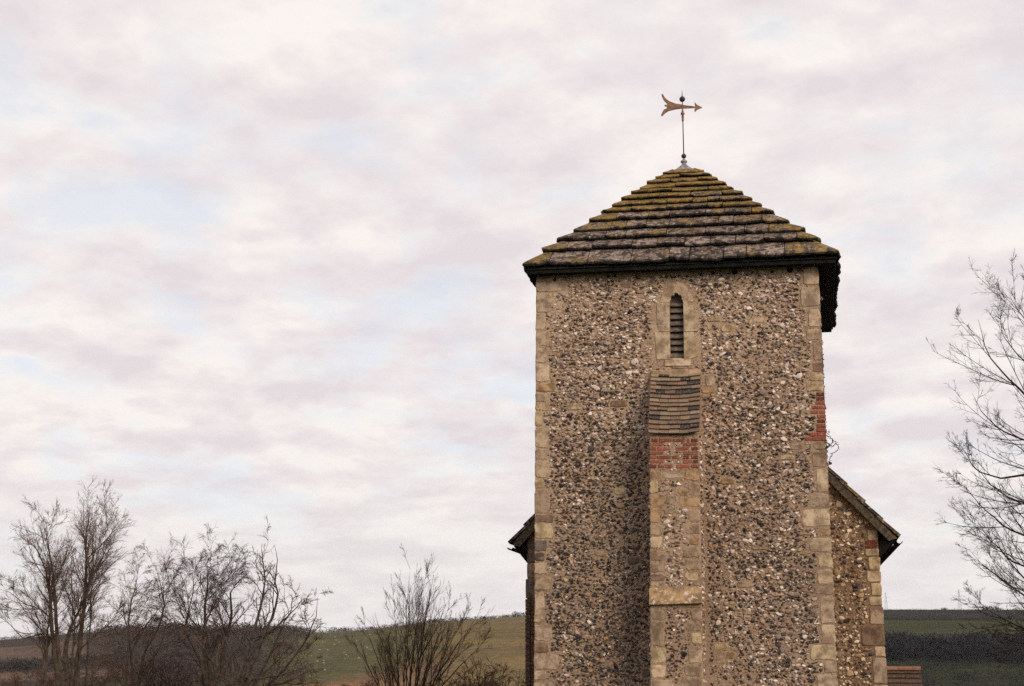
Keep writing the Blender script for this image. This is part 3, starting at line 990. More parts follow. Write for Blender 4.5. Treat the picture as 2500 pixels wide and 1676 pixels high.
chips(wall, 7000, XL(0), XR(0), 0.0, ZW, MASK, inside, D)
okb = lambda u, v, r: (u - r > BXL(v) + .02) & (u + r < BXR(v) - .02) & (v < zt_top - .05)
ub = pack(BXL(3) - .05, BXR(3) + .1, 0.0, zt_top, BM, [(60, .05, .065), (500, .036, .05), (2500, .022, .036), (4000, .013, .022)], rng, okf=okb, pad=.006)
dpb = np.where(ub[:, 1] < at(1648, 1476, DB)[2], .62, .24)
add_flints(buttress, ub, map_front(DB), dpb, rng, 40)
SS = [(80, .06, .08), (900, .045, .06), (2600, .03, .045)]
us_ = pack(D + .3, DT - .1, 0, ZW - .1, [], SS, rng)
add_flints(wall_s, us_, lambda Q: np.stack([XR(Q[:, 1]) + Q[:, 2], Q[:, 0], Q[:, 1]], 1), np.full(len(us_), .3), rng, 0)
add_flints(wall_n, us_, lambda Q: np.stack([XL(Q[:, 1]) - Q[:, 2], Q[:, 0], Q[:, 1]], 1), np.full(len(us_), .3), rng, 0, flip=True)
ubr = pack(DB + .12, D - .05, 0, zt_top, [], [(60, .04, .055), (900, .025, .04)], rng)
add_flints(buttress, ubr, lambda Q: np.stack([BXR(Q[:, 1]) + Q[:, 2] + .01, Q[:, 0], Q[:, 1]], 1), np.full(len(ubr), .2), rng, 0)
add_flints(buttress, ubr, lambda Q: np.stack([BXL(Q[:, 1]) - Q[:, 2] - .01, Q[:, 0], Q[:, 1]], 1), np.full(len(ubr), .4), rng, 0, flip=True)

# ---- tower roof
cen = (FL + FR + BL + BR) / 4
core = [c + np.array([0, 0, -.02]) for c in (FL, FR, BR, BL)] + [AP + np.array([0, 0, -.05])]
roof = mk('tower_roof', core, [(0, 1, 4), (1, 2, 4), (2, 3, 4), (3, 0, 4), (3, 2, 1, 0)], SOFFIT, church)
tag(roof, 'pyramid roof of thick lichened stone slabs')
fn = np.cross(FR - FL, AP - FL); fn /= np.linalg.norm(fn)
if fn[2] < 0: fn = -fn
ycs = [643, 609, 584.5, 561.5, 538, 519, 502.5, 487.5, 473.5, 461.5, 449, 438, 427.5, 417.5]
tl = []
for y_ in ycs:
    p = at_plane(1670, y_, FL, fn)
    tl.append((p[2] - ZE) / (AP[2] - ZE))
tl[0] = 0.0
tl.append(min(tl[-1] + 0.04, .995))


def roof_face(A, B, single, face_id, seed):
    rg = random.Random(seed)
    ed = (B - A) / np.linalg.norm(B - A)
    O0 = A + ed * np.dot(AP - A, ed)
    eL, eR = np.dot(A - O0, ed), np.dot(B - O0, ed)
    nrm = np.cross(ed, AP - O0); nrm /= np.linalg.norm(nrm)
    if nrm[2] < 0: nrm = -nrm
    stuff = []
    scol = []
    P_ = lambda e, t, o: O0 + (AP - O0) * t + ed * e + nrm * o
    for i in range(len(tl) - 2):
        t0, t1 = tl[i], tl[i + 1]
        tu = min(t1 + (t1 - t0) * .35, .985)
        wl, wr = eL * (1 - t0), eR * (1 - t0)
        th = 0.095 if i == 0 else 0.125 - .0042 * i
        thk = .060 - .0016 * i
        width = wr - wl
        cuts = [wl - .03]
        s = wl + rg.uniform(.35, .75)
        while s < wr - .32:
            cuts.append(s); s += rg.choice([.3, .42, .5, .62, .75]) * rg.uniform(.85, 1.2) * (1 if i < 6 else .8)
        cuts.append(wr + .03)
        for ci, (a, b) in enumerate(zip(cuts[:-1], cuts[1:])):
            nx_ = 6
            o0 = th + rg.uniform(-.018, .022)
            slip = rg.gauss(0, .011)
            rows_ = []
            skew = rg.uniform(-.018, .018)
            dt = (t1 - t0)
            g = 0.007
            first, last_ = ci == 0, ci == len(cuts) - 2
            def span(t):
                x0 = (eL * (1 - t) - .03) if first else a + g
                x1 = (eR * (1 - t) + .03) if last_ else b - g
                lo, hi = eL * (1 - t) - .03, eR * (1 - t) + .03
                return max(min(x0, hi), lo), max(min(x1, hi), lo)
            jl = [rg.uniform(-.018, .018) for _ in range(nx_)]
            jl[0] += 0.012; jl[-1] += .012
            lev = [(t0 + .55 * dt, o0 * .15, 1), (t0 + .03 * dt, o0 - thk, 1), (t0, o0 - thk * .8, 1), (t0 + .015 * dt, o0 - thk * .12, 1), (t0 + .12 * dt, o0, .4), (t0 + .55 * dt, o0 * .70, 0), (tu, 0.010, 0)]
            L = np.linalg.norm(AP - O0)
            for (t, o, je) in lev:
                x0, x1 = span(t)
                for k in range(nx_):
                    ss_ = k / (nx_ - 1)
                    rows_.append(P_(x0 + (x1 - x0) * ss_, t + je * (jl[k] + slip) / L + je * skew * (ss_ - .5) / L * 2, o + rg.uniform(-.005, .005)))
            f_ = []
            for r_i in range(len(lev) - 1):
                for k in range(nx_ - 1):
                    q0 = r_i * nx_ + k
                    f_.append((q0, q0 + 1, q0 + nx_ + 1, q0 + nx_))
            nb = len(lev)
            f_.append(tuple([r_i * nx_ for r_i in range(nb)]))
            f_.append(tuple([r_i * nx_ + nx_ - 1 for r_i in range(nb - 1, -1, -1)]))
            hgt = i / 12.0
            basec = np.array([(0.26, 0.195, 0.155), (0.22, 0.165, 0.13), (0.29, 0.22, 0.18), (0.19, 0.142, 0.112)][rg.randrange(4)]) * rg.uniform(.65, 1.2)
            moss = np.clip(.13 + hgt * .85 + (.22 if (first or last_) else 0) + rg.uniform(-.16, .16), 0, 1)
            c4 = np.array([*basec, moss])
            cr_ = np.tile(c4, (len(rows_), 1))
            cr_[:3 * nx_] = [.030, .028, .026, 0.0]  # shadow line under each slab painted near-black into its edge rows
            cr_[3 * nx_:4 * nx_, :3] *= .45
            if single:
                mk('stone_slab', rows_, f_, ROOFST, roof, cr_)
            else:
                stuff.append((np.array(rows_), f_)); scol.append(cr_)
    if not single:
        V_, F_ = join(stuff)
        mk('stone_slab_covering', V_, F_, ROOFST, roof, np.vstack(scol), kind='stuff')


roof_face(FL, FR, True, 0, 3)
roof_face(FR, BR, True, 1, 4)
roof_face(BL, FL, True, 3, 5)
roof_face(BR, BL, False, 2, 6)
# eaves: fascia and dark soffit all round
outer = [FL, FR, BR, BL]
wallc = [np.array([XL(ZW), D, 0]), np.array([XR(ZW), D, 0]), np.array([XR(ZW), DT, 0]), np.array([XL(ZW), DT, 0])]
V = []
for c in outer:
    k = (cen - c); k[2] = 0; k /= np.linalg.norm(k)
    V += [c + k * .03 + [0, 0, -.005], c + k * .05 + [0, 0, -.085]]
for c, wv in zip(outer, wallc):
    V.append(np.array([wv[0], wv[1], c[2] - .05]) + (cen - wv) * np.array([.02, .02, 0]))
f = []
for i in range(4):
    j = (i + 1) % 4
    f += [(2 * i + 1, 2 * j + 1, 2 * j, 2 * i), (8 + i, 8 + j, 2 * j + 1, 2 * i + 1)]
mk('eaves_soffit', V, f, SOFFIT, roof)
# lead cap
cw = (at(1698, 417, AP[1])[0] - at(1641, 417, AP[1])[0]) / 2 * .93
zc0, zc1 = at(1670, 419, AP[1] - .2)[2], at(1670, 404, AP[1])[2]
V = []
for z, k in ((zc0 - .03, cw * 1.02), (zc0 + .012, cw), (zc1, cw * .20), (zc1 + .05, cw * .14)):
    V += [(AP[0] - k, AP[1] - k, z), (AP[0] + k, AP[1] - k, z), (AP[0] + k, AP[1] + k, z), (AP[0] - k, AP[1] + k, z)]
f = [(4 * l + i, 4 * l + (i + 1) % 4, 4 * l + 4 + (i + 1) % 4, 4 * l + 4 + i) for l in range(3) for i in range(4)] + [(3, 2, 1, 0), (12, 13, 14, 15)]
mk('lead_cap', V, f, LEAD, roof)

# ---- weathervane
vy = AP[1]
vb = at(1670, 404, vy)
vane = empty('weathervane', vb, 'rusty copper arrow weathervane on a thin iron mast with round balls', 'weathervane')
S = 36.0 / 50.0 / 2500.0 * np.dot(vb - CAM, fwd)


def vz(zy): return at(1669, 200 + zy / 6.533, vy)[2]
def vr(r_): return r_ / 6.533 * S


vx = vb[0]
V, f = lathe([(vr(44), vz(1345)), (vr(38), vz(1310)), (vr(40), vz(1292)), (vr(52), vz(1288)), (vr(53), vz(1268)), (vr(30), vz(1250)), (vr(12), vz(1235)), (vr(9), vz(1225))], vx, vy)
mk('finial_base', V, f, LEAD, vane, smooth=True)
sph = lambda zc, r_: [(max(vr(r_) * math.sin(a), .002), vz(zc) - vr(r_) * math.cos(a)) for a in np.linspace(0.05, math.pi - .05, 12)]
mk('ball', *lathe(sph(1188, 40), vx, vy, 18), IRON, vane, smooth=True)
mk('mast', *lathe([(vr(9), vz(1235)), (vr(8), vz(640)), (vr(7), vz(320)), (vr(7), vz(240)), (vr(9), vz(232)), (vr(5), vz(190)), (vr(1.2), vz(130))], vx, vy, 10), IRON, vane, smooth=True)
mk('sleeve', *lathe([(vr(9), vz(636)), (vr(17), vz(625)), (vr(18), vz(585)), (vr(21), vz(560)), (vr(17), vz(538)), (vr(22), vz(530)), (vr(33), vz(515)), (vr(33), vz(505)), (vr(22), vz(490)), (vr(14), vz(460)), (vr(12), vz(425))], vx, vy, 14), COPPER, vane, smooth=True)
mk('ball', *lathe(sph(277, 47), vx, vy, 18), IRON, vane, smooth=True)
arrow = [(250, 193), (262, 215), (292, 262), (350, 310), (450, 350), (560, 366), (620, 380), (768, 397), (758, 345), (768, 334), (795, 368), (882, 412), (795, 450), (768, 480), (756, 468), (766, 420),
         (560, 428), (450, 442), (345, 468), (290, 502), (243, 550), (224, 538), (250, 480), (275, 442), (305, 435), (318, 412), (310, 396), (282, 390), (280, 372), (318, 370), (325, 360), (262, 292), (236, 232), (234, 205)]
pa = [(at(1580 + a / 6.533, 200 + b / 6.533, vy)) for a, b in arrow]
dxa = vx - at(1580 + 566 / 6.533, 200 + 400 / 6.533, vy)[0]
n = len(pa)
V = [(p[0] + dxa, vy - .012, p[2]) for p in pa] + [(p[0] + dxa, vy + .012, p[2]) for p in pa]
f = [tuple(range(n)), tuple(range(2 * n - 1, n - 1, -1))] + [((i + 1) % n, i, n + i, n + (i + 1) % n) for i in range(n)]
mk('arrow', V, f, COPPER, vane)

# ---- nave behind the tower
nl, nr = at(1288, 1420, DN), at(2147, 1400, DN)
NXL, NXR = nl[0], nr[0]
rtip, ltip = at(2190, 1311, DN - .12), at(1250, 1327, DN - .12)
slope_r = lambda z: z
rv = at(2028, 1152, DN - .12)
pr = (rv[2] - rtip[2]) / (rtip[0] - rv[0])              # rise per metre of the right-hand slope
lv = at(1303, 1268, DN - .12)
pl_ = (lv[2] - ltip[2]) / (lv[0] - ltip[0])
pl_ = pr * 1.02
apx = ((ltip[0] + rtip[0]) / 2)
zap = rtip[2] + pr * (rtip[0] - apx)
pl_ = (zap - ltip[2]) / (apx - ltip[0])


def nave_top(x):
    return np.where(x > apx, rtip[2] + pr * (rtip[0] - x), ltip[2] + pl_ * (x - ltip[0])) - .10


NXRf = lin(at(2144, 1330, DN), at(2165, 1676, DN))
NXLf = lin(at(1288, 1380, DN), at(1283, 1676, DN))
nu, nv_ = 115, 125
uu, vv = np.meshgrid(np.linspace(0, 1, nu), np.linspace(0, 1, nv_), indexing='ij')
Xn = NXL + (NXR - NXL) * uu
Zn = -0.3 + (nave_top(Xn) + .3) * vv
Xn = Xn + (NXRf(Zn) - NXR) * np.clip((uu - .8) / .2, 0, 1) + (NXLf(Zn) - NXL) * np.clip((.1 - uu) / .1, 0, 1)
Pn = np.stack([Xn.ravel(), np.full(Xn.size, DN), Zn.ravel()], 1)
Pn[:, 1] += .012 * vnoise(Pn, 7, 15, 4)
nave_wall = mk('nave_wall', Pn, np.ascontiguousarray(grid_faces(nu, nv_)), MORTAR, church, wall_tint(Pn) * np.array([.72, .64, .58]), smooth=True)
NL = 12.0
for xf, sg in ((NXRf, 1), (NXLf, -1)):
    zt = 3.95
    V, f = hexa([(xf(0) - sg * .3, DN + .03, -.3), (xf(0), DN + .03, -.3), (xf(0), DN + NL, -.3), (xf(0) - sg * .3, DN + NL, -.3), (xf(zt) - sg * .3, DN + .03, zt), (xf(zt), DN + .03, zt), (xf(zt), DN + NL, zt), (xf(zt) - sg * .3, DN + NL, zt)])
    mk('nave_side_wall', V, f, MORTAR, church, (0.7, 0.64, 0.58))
NM = []
NQ = [(1294, 1321, 2118, 2141, 'p'), (1321, 1329.5, 2112, 2142, 'B'), (1331, 1339, 2113, 2143, 'B'), (1340, 1359, 2112, 2144, 'p'), (1360, 1393, 2121, 2147, 'y'), (1394, 1422, 2117, 2149, 'p'), (1424, 1455, 2127, 2151, 'y'), (1457, 1480, 2122, 2152, 'p'),
      (1482, 1526, 2124, 2155, 'm'), (1528, 1577, 2104, 2157, 'b'), (1579, 1604, 2136, 2160, 'p'), (1606, 1670, 2133, 2163, 'g'), (1672, 1715, 2135, 2166, 'p'), (1716, 1760, 2128, 2168, 'g')]
for y0, y1, x0, x1, k in NQ:
    if k == 'B':
        brick(nave_wall, x0, x1, y0, y1, DN, RED * .55, NM, depth=.2)
        continue
    face_stone('quoin', nave_wall, x0, x1 + 1.5, y0, y1, DN, k, 0.016, 0.25, NM)
NQL = [(1316, 1340, 'k'), (1349, 1374, 'k'), (1375, 1412, 'm')]
for y0, y1, k in NQL:
    face_stone('quoin', nave_wall, 1286.5, 1312, y0, y1, DN, k, 0.016, 0.25, NM)
# plinth-like brick pier at the far corner: grey stone on dark bricks
face_stone('squared_stone', nave_wall, 1283.5, 1312, 1414, 1462, DN, 'k', 0.05, 0.3, NM)
yb = 1463.5
i = 0
while yb < 1760:
    brick(nave_wall, 1283, 1296, yb, yb + 9.0, DN, (0.10, 0.05, 0.036), NM, proud=.05, depth=.3)
    brick(nave_wall, 1296.8, 1311, yb, yb + 9.0, DN, (0.09, 0.045, 0.033), NM, proud=.05, depth=.3)
    yb += 9.6; i += 1
okn = lambda u, v, r: (v + r < nave_top(u) - .12) & (u + r < NXRf(v) - .03) & (u > XR(3) - .35)
un = pack(XR(3) - .3, NXR + .1, 0.2, 6.2, NM, [(120, .06, .09), (1000, .042, .06), (4000, .028, .042), (6000, .016, .028)], rng, okf=okn)
add_flints(nave_wall, un, map_front(DN), np.full(len(un), .30), rng, 40, warm=.85)
uq = pack(DN + .3, DN + 11.8, 0.1, 3.4, [], [(60, .07, .09), (700, .05, .07), (1500, .035, .05)], rng)
add_flints(nave_wall, uq, lambda Q: np.stack([NXRf(Q[:, 1]) + Q[:, 2], Q[:, 0], Q[:, 1]], 1), np.full(len(uq), .3), rng, 0)
# nave roof: two slopes of stone slabs with thick verges
nave_roof = None
for sg, tip, pitch in ((1, rtip, pr), (-1, ltip, pl_)):
    run = abs(apx - tip[0]); L = math.hypot(run, run * pitch)
    ca_, sa_ = run / L, run * pitch / L
    ev = np.array([-sg * ca_, 0, sa_]); nn = np.array([sg * sa_, 0, ca_])
    y0, y1 = DN - .14, DN + NL + .1
    Q = lambda s, y, o: np.array([tip[0], y, tip[2]]) + ev * s + nn * o
    V, f = hexa([Q(0, y0 + .02, -.07), Q(0, y1, -.07), Q(L, y1, -.07), Q(L, y0 + .02, -.07), Q(0, y0 + .02, -.012), Q(0, y1, -.012), Q(L, y1, -.012), Q(L, y0 + .02, -.012)])
    core_ = mk('nave_roof', V, f, SOFFIT, church)
    # verge board under the slabs
    V, f = hexa([Q(.05, y0 - .015, -.17), Q(.05, y0 + .03, -.17), Q(L, y0 + .03, -.17), Q(L, y0 - .015, -.17), Q(-.02, y0 - .015, -.02), Q(-.02, y0 + .03, -.02), Q(L, y0 + .03, -.02), Q(L, y0 - .015, -.02)])
    mk('verge_board', V, f, TIMBER, core_)
    s = -.05; st = []; sc_ = []
    while s < L:
        e = min(.50, L + .02 - s)
        y = y0 - .035; first = True
        while y < y1:
            wdt = random.uniform(.5, .9)
            o0 = .075 + random.uniform(-.01, .012)
            s0 = s + random.uniform(-.02, .02)
            V, f = hexa([Q(s0, y, o0 - .06), Q(s0, y + wdt - .01, o0 - .06), Q(s + e + .12, y + wdt - .01, -.02), Q(s + e + .12, y, -.02), Q(s0 + .01, y + .006, o0), Q(s0 + .01, y + wdt - .014, o0), Q(s + e + .12, y + wdt - .014, .03), Q(s + e + .12, y + .006, .03)])
            c4 = np.array([.16, .13, .11, .25]) * random.uniform(.8, 1.2)
            if first:
                mk('stone_slab', V, f, ROOFST, core_, c4)
            else:
                st.append((V, f)); sc_.append(np.tile(c4, (8, 1)))
            first = False
            y += wdt
        s += e - .02
    V_, F_ = join(st)
    mk('stone_slab_covering', V_, F_, ROOFST, core_, np.vstack(sc_), kind='stuff')
    # soffit boards and gutter along the eaves
    xw = (NXRf(3.8) if sg > 0 else NXLf(3.8))
    zt = tip[2]
    V, f = hexa([(xw - sg * .05, DN + .02, zt - .42), (xw, DN + .02, zt - .42), (xw, y1, zt - .42), (xw - sg * .05, y1, zt - .42), (xw - sg * .05, DN + .02, zt + pr * abs(tip[0] - xw) - .09), (tip[0] - sg * .03, DN - .08, zt - .06), (tip[0] - sg * .03, y1, zt - .06), (xw - sg * .05, y1, zt + pr * abs(tip[0] - xw) - .09)])
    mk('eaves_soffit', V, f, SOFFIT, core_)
    # half-round gutter
    gx_, gz_ = tip[0] + sg * .045, tip[2] - .085
    V = []; f = []
    for j, yy in enumerate((y0 + .02, y1)):
        for k in range(9):
            a = math.pi + math.pi * k / 8
            V.append((gx_ + .06 * math.cos(a), yy, gz_ + .05 * math.sin(a)))
        for k in range(8, -1, -1):
            a = math.pi + math.pi * k / 8
            V.append((gx_ + .052 * math.cos(a), yy, gz_ + .042 * math.sin(a)))
    f = [(k, (k + 1) % 18, 18 + (k + 1) % 18, 18 + k) for k in range(18)] + [tuple(range(17, -1, -1)), tuple(range(18, 36))]
    mk('gutter', V, f, SOFFIT, core_)

# ---- ivy creeping round the tower's right-hand corner
ivy_base = np.array([XR(3.4), D + .1, at(2018, 1140, D)[2]])
ivy = empty('ivy_vine', ivy_base, 'thin dark ivy creeping along the edge of the tower above the lean side roof', 'ivy')


def tubes(P, R, k):
    """P (N,S,3), R (N,S) -> verts, quads"""
    N, S_, _ = P.shape
    T = np.gradient(P, axis=1)
    T /= np.linalg.norm(T, axis=2, keepdims=True) + 1e-9
    ref = np.where(np.abs(T[..., 2:3]) > .9, np.array([1.0, 0, 0]), np.array([0, 0, 1.0]))
    A_ = np.cross(T, ref); A_ /= np.linalg.norm(A_, axis=2, keepdims=True) + 1e-9
    B_ = np.cross(T, A_)
    an = np.arange(k) * 2 * np.pi / k
    V = P[:, :, None, :] + R[:, :, None, None] * (np.cos(an)[None, None, :, None] * A_[:, :, None, :] + np.sin(an)[None, None, :, None] * B_[:, :, None, :])
    i = np.arange(N)[:, None, None] * S_ * k; j = np.arange(S_ - 1)[None, :, None] * k; m = np.arange(k)[None, None, :]; m2 = (m + 1) % k
    Fq = np.stack([i + j + m, i + j + m2, i + j + k + m2, i + j + k + m], -1).reshape(-1, 4)
    return V.reshape(-1, 3), Fq


iv = []
main = [at(2019, 1130, D + .05), at(2017, 1085, D + .05), at(2014, 1010, D + .06), at(2011, 940, D + .05), at(2008, 870, D + .04), at(2004, 818, D + .03)]
ten1 = [at(2015, 1062, D), at(2026, 1066, D - .03), at(2036, 1076, D - .06), at(2043, 1083, D - .05), at(2047, 1096, D - .04), at(2040, 1104, D - .03), at(2030, 1110, D), at(2027, 1120, D + .02), at(2024, 1132, D)]
ten2 = [at(2016, 1080, D), at(2024, 1085, D - .03), at(2032, 1090, D - .03), at(2042, 1083, D - .05)]
ten3 = [at(2017, 1095, D), at(2022, 1092, D - .04), at(2029, 1086, D - .05), at(2034, 1074, D - .06)]


def resample(pts, n):
    pts = np.array(pts, float)
    d = np.concatenate([[0], np.cumsum(np.linalg.norm(np.diff(pts, axis=0), axis=1))])
    s = np.linspace(0, d[-1], n)
    return np.stack([np.interp(s, d, pts[:, i]) for i in range(3)], 1)


St = np.stack([resample(t_, 24) for t_ in (main, ten1, ten2, ten3)])
St[1:] += rng.normal(0, .008, St[1:].shape)
V, f = tubes(St, np.full(St.shape[:2], .006), 4)
mk('stem', V, f, BARK, ivy)
LV = []; LF = []


def leaf(c, s, rg):
    d1 = rg.normal(0, 1, 3); d1 /= np.linalg.norm(d1)
    d2 = np.cross(d1, rg.normal(0, 1, 3)); d2 /= np.linalg.norm(d2)
    o = len(LV)
    for a, b in ((0, -.5), (.5, -.1), (.3, .4), (0, .75), (-.3, .4), (-.5, -.1)):
        LV.append(c + d1 * a * s + d2 * b * s)
    LF.append((o, o + 1, o + 2, o + 3, o + 4, o + 5))


for p in resample(main, 110):
    for _ in range(1):
        leaf(p + rng.normal(0, .016, 3) + np.array([.0, .02, 0]), rng.uniform(.015, .032), rng)
for tt in (ten1, ten2, ten3):
    for p in resample(tt, 22):
        if rng.uniform() < .8: leaf(p + rng.normal(0, .008, 3), rng.uniform(.012, .026), rng)
for cx_, cy_, n_ in ((2022, 1069, 8), (2024, 1091, 8), (2026, 1131, 16), (2020, 1055, 6)):
    for _ in range(n_):
        leaf(at(cx_ + rng.normal(0, 2.4), cy_ + rng.normal(0, 2.8), D - .02) + rng.normal(0, .015, 3), rng.uniform(.016, .032), rng)
mk('foliage', np.array(LV), LF, IVYL, ivy, kind='stuff')
# (foliage is kept as one part: leaves a few pixels across)

# ------------------------------------------------------------------ bare trees
def norm(a):
    return a / (np.linalg.norm(a, axis=-1, keepdims=True) + 1e-9)


def grow(P0, D0, L, R0_, S_, wander, trop, rg, taper=.25):
    """N curved branches at once; trop: vector pulled towards along the branch, growing to the tip"""
    N = len(P0)
    P = np.zeros((N, S_, 3)); P[:, 0] = P0
    d = norm(D0)
    trop = np.asarray(trop, float)
    for i in range(1, S_):
        d = norm(d + rg.normal(0, wander, (N, 3)) + trop * (i / S_))
        P[:, i] = P[:, i - 1] + d * (L / (S_ - 1))[:, None]
    R = R0_[:, None] * np.linspace(1, taper, S_)[None, :]
    return P, R


def sprout(P, R, L, n, t0, t1, ang, lr, rr, rg, rmin, up=0.0, rmax=1.0):
    N, S_, _ = P.shape
    t = rg.uniform(t0, t1, (N, n))
    x = t * (S_ - 1)
    i = np.clip(np.floor(x).astype(int), 0, S_ - 2); f_ = (x - i)[..., None]
    ar = np.arange(N)[:, None]
    p = P[ar, i] * (1 - f_) + P[ar, i + 1] * f_
    tan_v = norm(P[ar, i + 1] - P[ar, i])
    r = R[ar, i] * (1 - f_[..., 0]) + R[ar, i + 1] * f_[..., 0]
    perp = norm(np.cross(tan_v, rg.normal(0, 1, tan_v.shape)))
    a = rg.normal(ang, ang * .25, (N, n))[..., None]
    d = norm(tan_v * np.cos(a) + perp * np.sin(a) + np.array([0, 0, up]))
    l = L[:, None] * lr * (1.12 - .62 * t) * rg.uniform(.6, 1.25, (N, n))
    rad_ = np.clip(np.minimum(r * rr, r * .9), rmin, rmax)
    return p.reshape(-1, 3), d.reshape(-1, 3), l.ravel(), rad_.ravel()


def bare_tree(name, label, cat, stems, radii, levels, seed, bark, twig, group=None, bare=0):
    """stems: polylines in the world; every stem becomes a trunk, everything that grows from it the crown"""
    rg = np.random.default_rng(seed)
    b = np.array(stems[0][0], float)
    b[2] = terrain1(b[0], b[1])
    root = empty(name, b, label, cat, group)
    Ps, Rs, Ls = [], [], []
    for st_, r0 in zip(stems, radii):
        p = resample(st_, 16)
        p[1:-1] += rg.normal(0, .012 * np.linalg.norm(p[-1] - p[0]) / 6, p[1:-1].shape)
        Rr = r0 * np.linspace(1, .05, 16) ** .95
        V_, F_ = tubes(p[None], Rr[None], 7)
        mk('trunk', V_, np.ascontiguousarray(F_), bark, root, smooth=True)
        Ps.append(p); Rs.append(Rr); Ls.append(np.linalg.norm(np.diff(p, axis=0), axis=1).sum())
    P, R, L = np.array(Ps), np.array(Rs), np.array(Ls)
    P, R, L = P[bare:], R[bare:], L[bare:]
    limbs, fine = [], []
    for li, lv in enumerate(levels):
        p, d, l, r = sprout(P, R, L, lv['n'], lv.get('t0', .2), lv.get('t1', 1.0), lv['ang'], lv['lr'], lv.get('rr', .6), rg, lv.get('rmin', .004), lv.get('up', 0), lv.get('rmax', (.026, .011, .0055, .0032)[li]))
        P, R = grow(p, d, l, r, lv['S'], lv['w'], lv['trop'], rg)
        L = l
        V_, F_ = tubes(P, R, lv.get('k', 3))
        (limbs if li < 1 else fine).append((V_, F_))
    for nm, lst, mt, kd in (('limbs', limbs, bark, None), ('crown', fine, twig, 'stuff')):
        n_ = 0; Va, Fa = [], []
        for V_, F_ in lst:
            Va.append(V_); Fa.append(F_ + n_); n_ += len(V_)
        mk(nm, np.vstack(Va), np.ascontiguousarray(np.vstack(Fa)), mt, root, kind=kd or 'stuff')
    return root


def stem(r, *pts, dr=0.0, base=None):
    """pixel polyline at horizontal distance r; starts on the ground"""
    out = []
    n_ = len(pts)
    for i, (x, y) in enumerate(pts):
        out.append(at_r(x, y, r + dr * i / max(n_ - 1, 1)))
    b = out[0].copy(); b[2] = terrain1(b[0], b[1]) - .05
    if out[0][2] > b[2] + .15:
        out = [b] + out
    return out


UP = np.array([0, 0, 1.0])
lv_tree = [dict(n=18, ang=.52, lr=.36, S=9, w=.07, trop=UP * .09, k=4, t0=.40, rr=.55, rmax=.02),
           dict(n=8, ang=.58, lr=.50, S=6, w=.08, trop=UP * .07, k=3, t0=.10, rr=.55, rmin=.005),
           dict(n=8, ang=.54, lr=.54, S=4, w=.06, trop=UP * .05, k=3, t0=.1, rr=.6, rmin=.0034),
           dict(n=2, ang=.5, lr=.6, S=3, w=.10, trop=UP * .03, k=3, t0=.1, rr=.7, rmin=.0026)]
d0 = 45.0
bare_tree('bare_tree', 'leafless twin-stemmed tree nearest the frame edge in the valley hedge', 'tree',
          [stem(d0, (150, 1725), (128, 1560), (122, 1460), (116, 1410), (104, 1372), (90, 1345), (78, 1318), dr=-1.5), stem(d0, (150, 1725), (135, 1470), (133, 1430), (125, 1380), (116, 1325), (110, 1290), (104, 1268), dr=1.0),
           stem(d0, (121, 1500), (90, 1485), (60, 1475), (30, 1450), (2, 1440), dr=-1.0), stem(d0, (112, 1545), (55, 1560), (20, 1520), (-12, 1500), dr=-.5)], [.10, .09, .05, .05], lv_tree, 21, BARK, TWIG, 'bare trees in the valley hedge')
bare_tree('bare_tree', 'tallest leafless tree with forked upright stems in the valley hedge', 'tree',
          [stem(d0 + 2, (180, 1725), (190, 1600), (200, 1530), (207, 1480), (210, 1400), (208, 1330), (214, 1280), (218, 1240), dr=1.0), stem(d0 + 2, (165, 1725), (160, 1600), (172, 1535), (195, 1490), (215, 1440), (228, 1390), (226, 1330), (230, 1285), dr=-1.0),
           stem(d0 + 2, (183, 1512), (172, 1470), (155, 1420), (140, 1370), dr=-1.2), stem(d0 + 2, (195, 1585), (230, 1555), (270, 1520), (310, 1490), dr=1.0), stem(d0 + 2, (228, 1390), (245, 1330), (262, 1290), (274, 1260), dr=.8)],
          [.11, .10, .045, .05, .04], lv_tree, 22, BARK, TWIG, 'bare trees in the valley hedge')
lv_birch = [dict(n=13, ang=.55, lr=.42, S=10, w=.08, trop=UP * .02, k=5, t0=.25, rr=.5),
            dict(n=10, ang=.55, lr=.50, S=7, w=.09, trop=-UP * .14, k=3, t0=.2, rr=.5, rmin=.005),
            dict(n=10, ang=.5, lr=.62, S=5, w=.08, trop=-UP * .40, k=3, t0=.2, rr=.6, rmin=.0034),
            dict(n=1, ang=.45, lr=.65, S=3, w=.10, trop=-UP * .45, k=3, t0=.1, rr=.7, rmin=.0030)]
d1 = 43.0
bare_tree('birch_tree', 'drooping purple-brown birch with dense weeping twigs', 'tree',
          [stem(d1, (520, 1730), (510, 1600), (502, 1543), (500, 1484), (505, 1444), (508, 1404), (515, 1380), dr=.5), stem(d1, (520, 1730), (545, 1600), (562, 1517), (566, 1477), (560, 1444), (590, 1414), (612, 1394), dr=-.8),
           stem(d1, (505, 1560), (470, 1517), (450, 1490), (430, 1451), (412, 1424), dr=1.2), stem(d1, (502, 1503), (530, 1470), (552, 1437), (540, 1404), dr=1.3), stem(d1, (520, 1730), (485, 1600), (450, 1536), (462, 1484), (475, 1437), (470, 1404), dr=-1.3)],
          [.10, .095, .05, .045, .07], lv_birch, 31, BARK, TWIG_R, 'bare trees in the valley hedge')
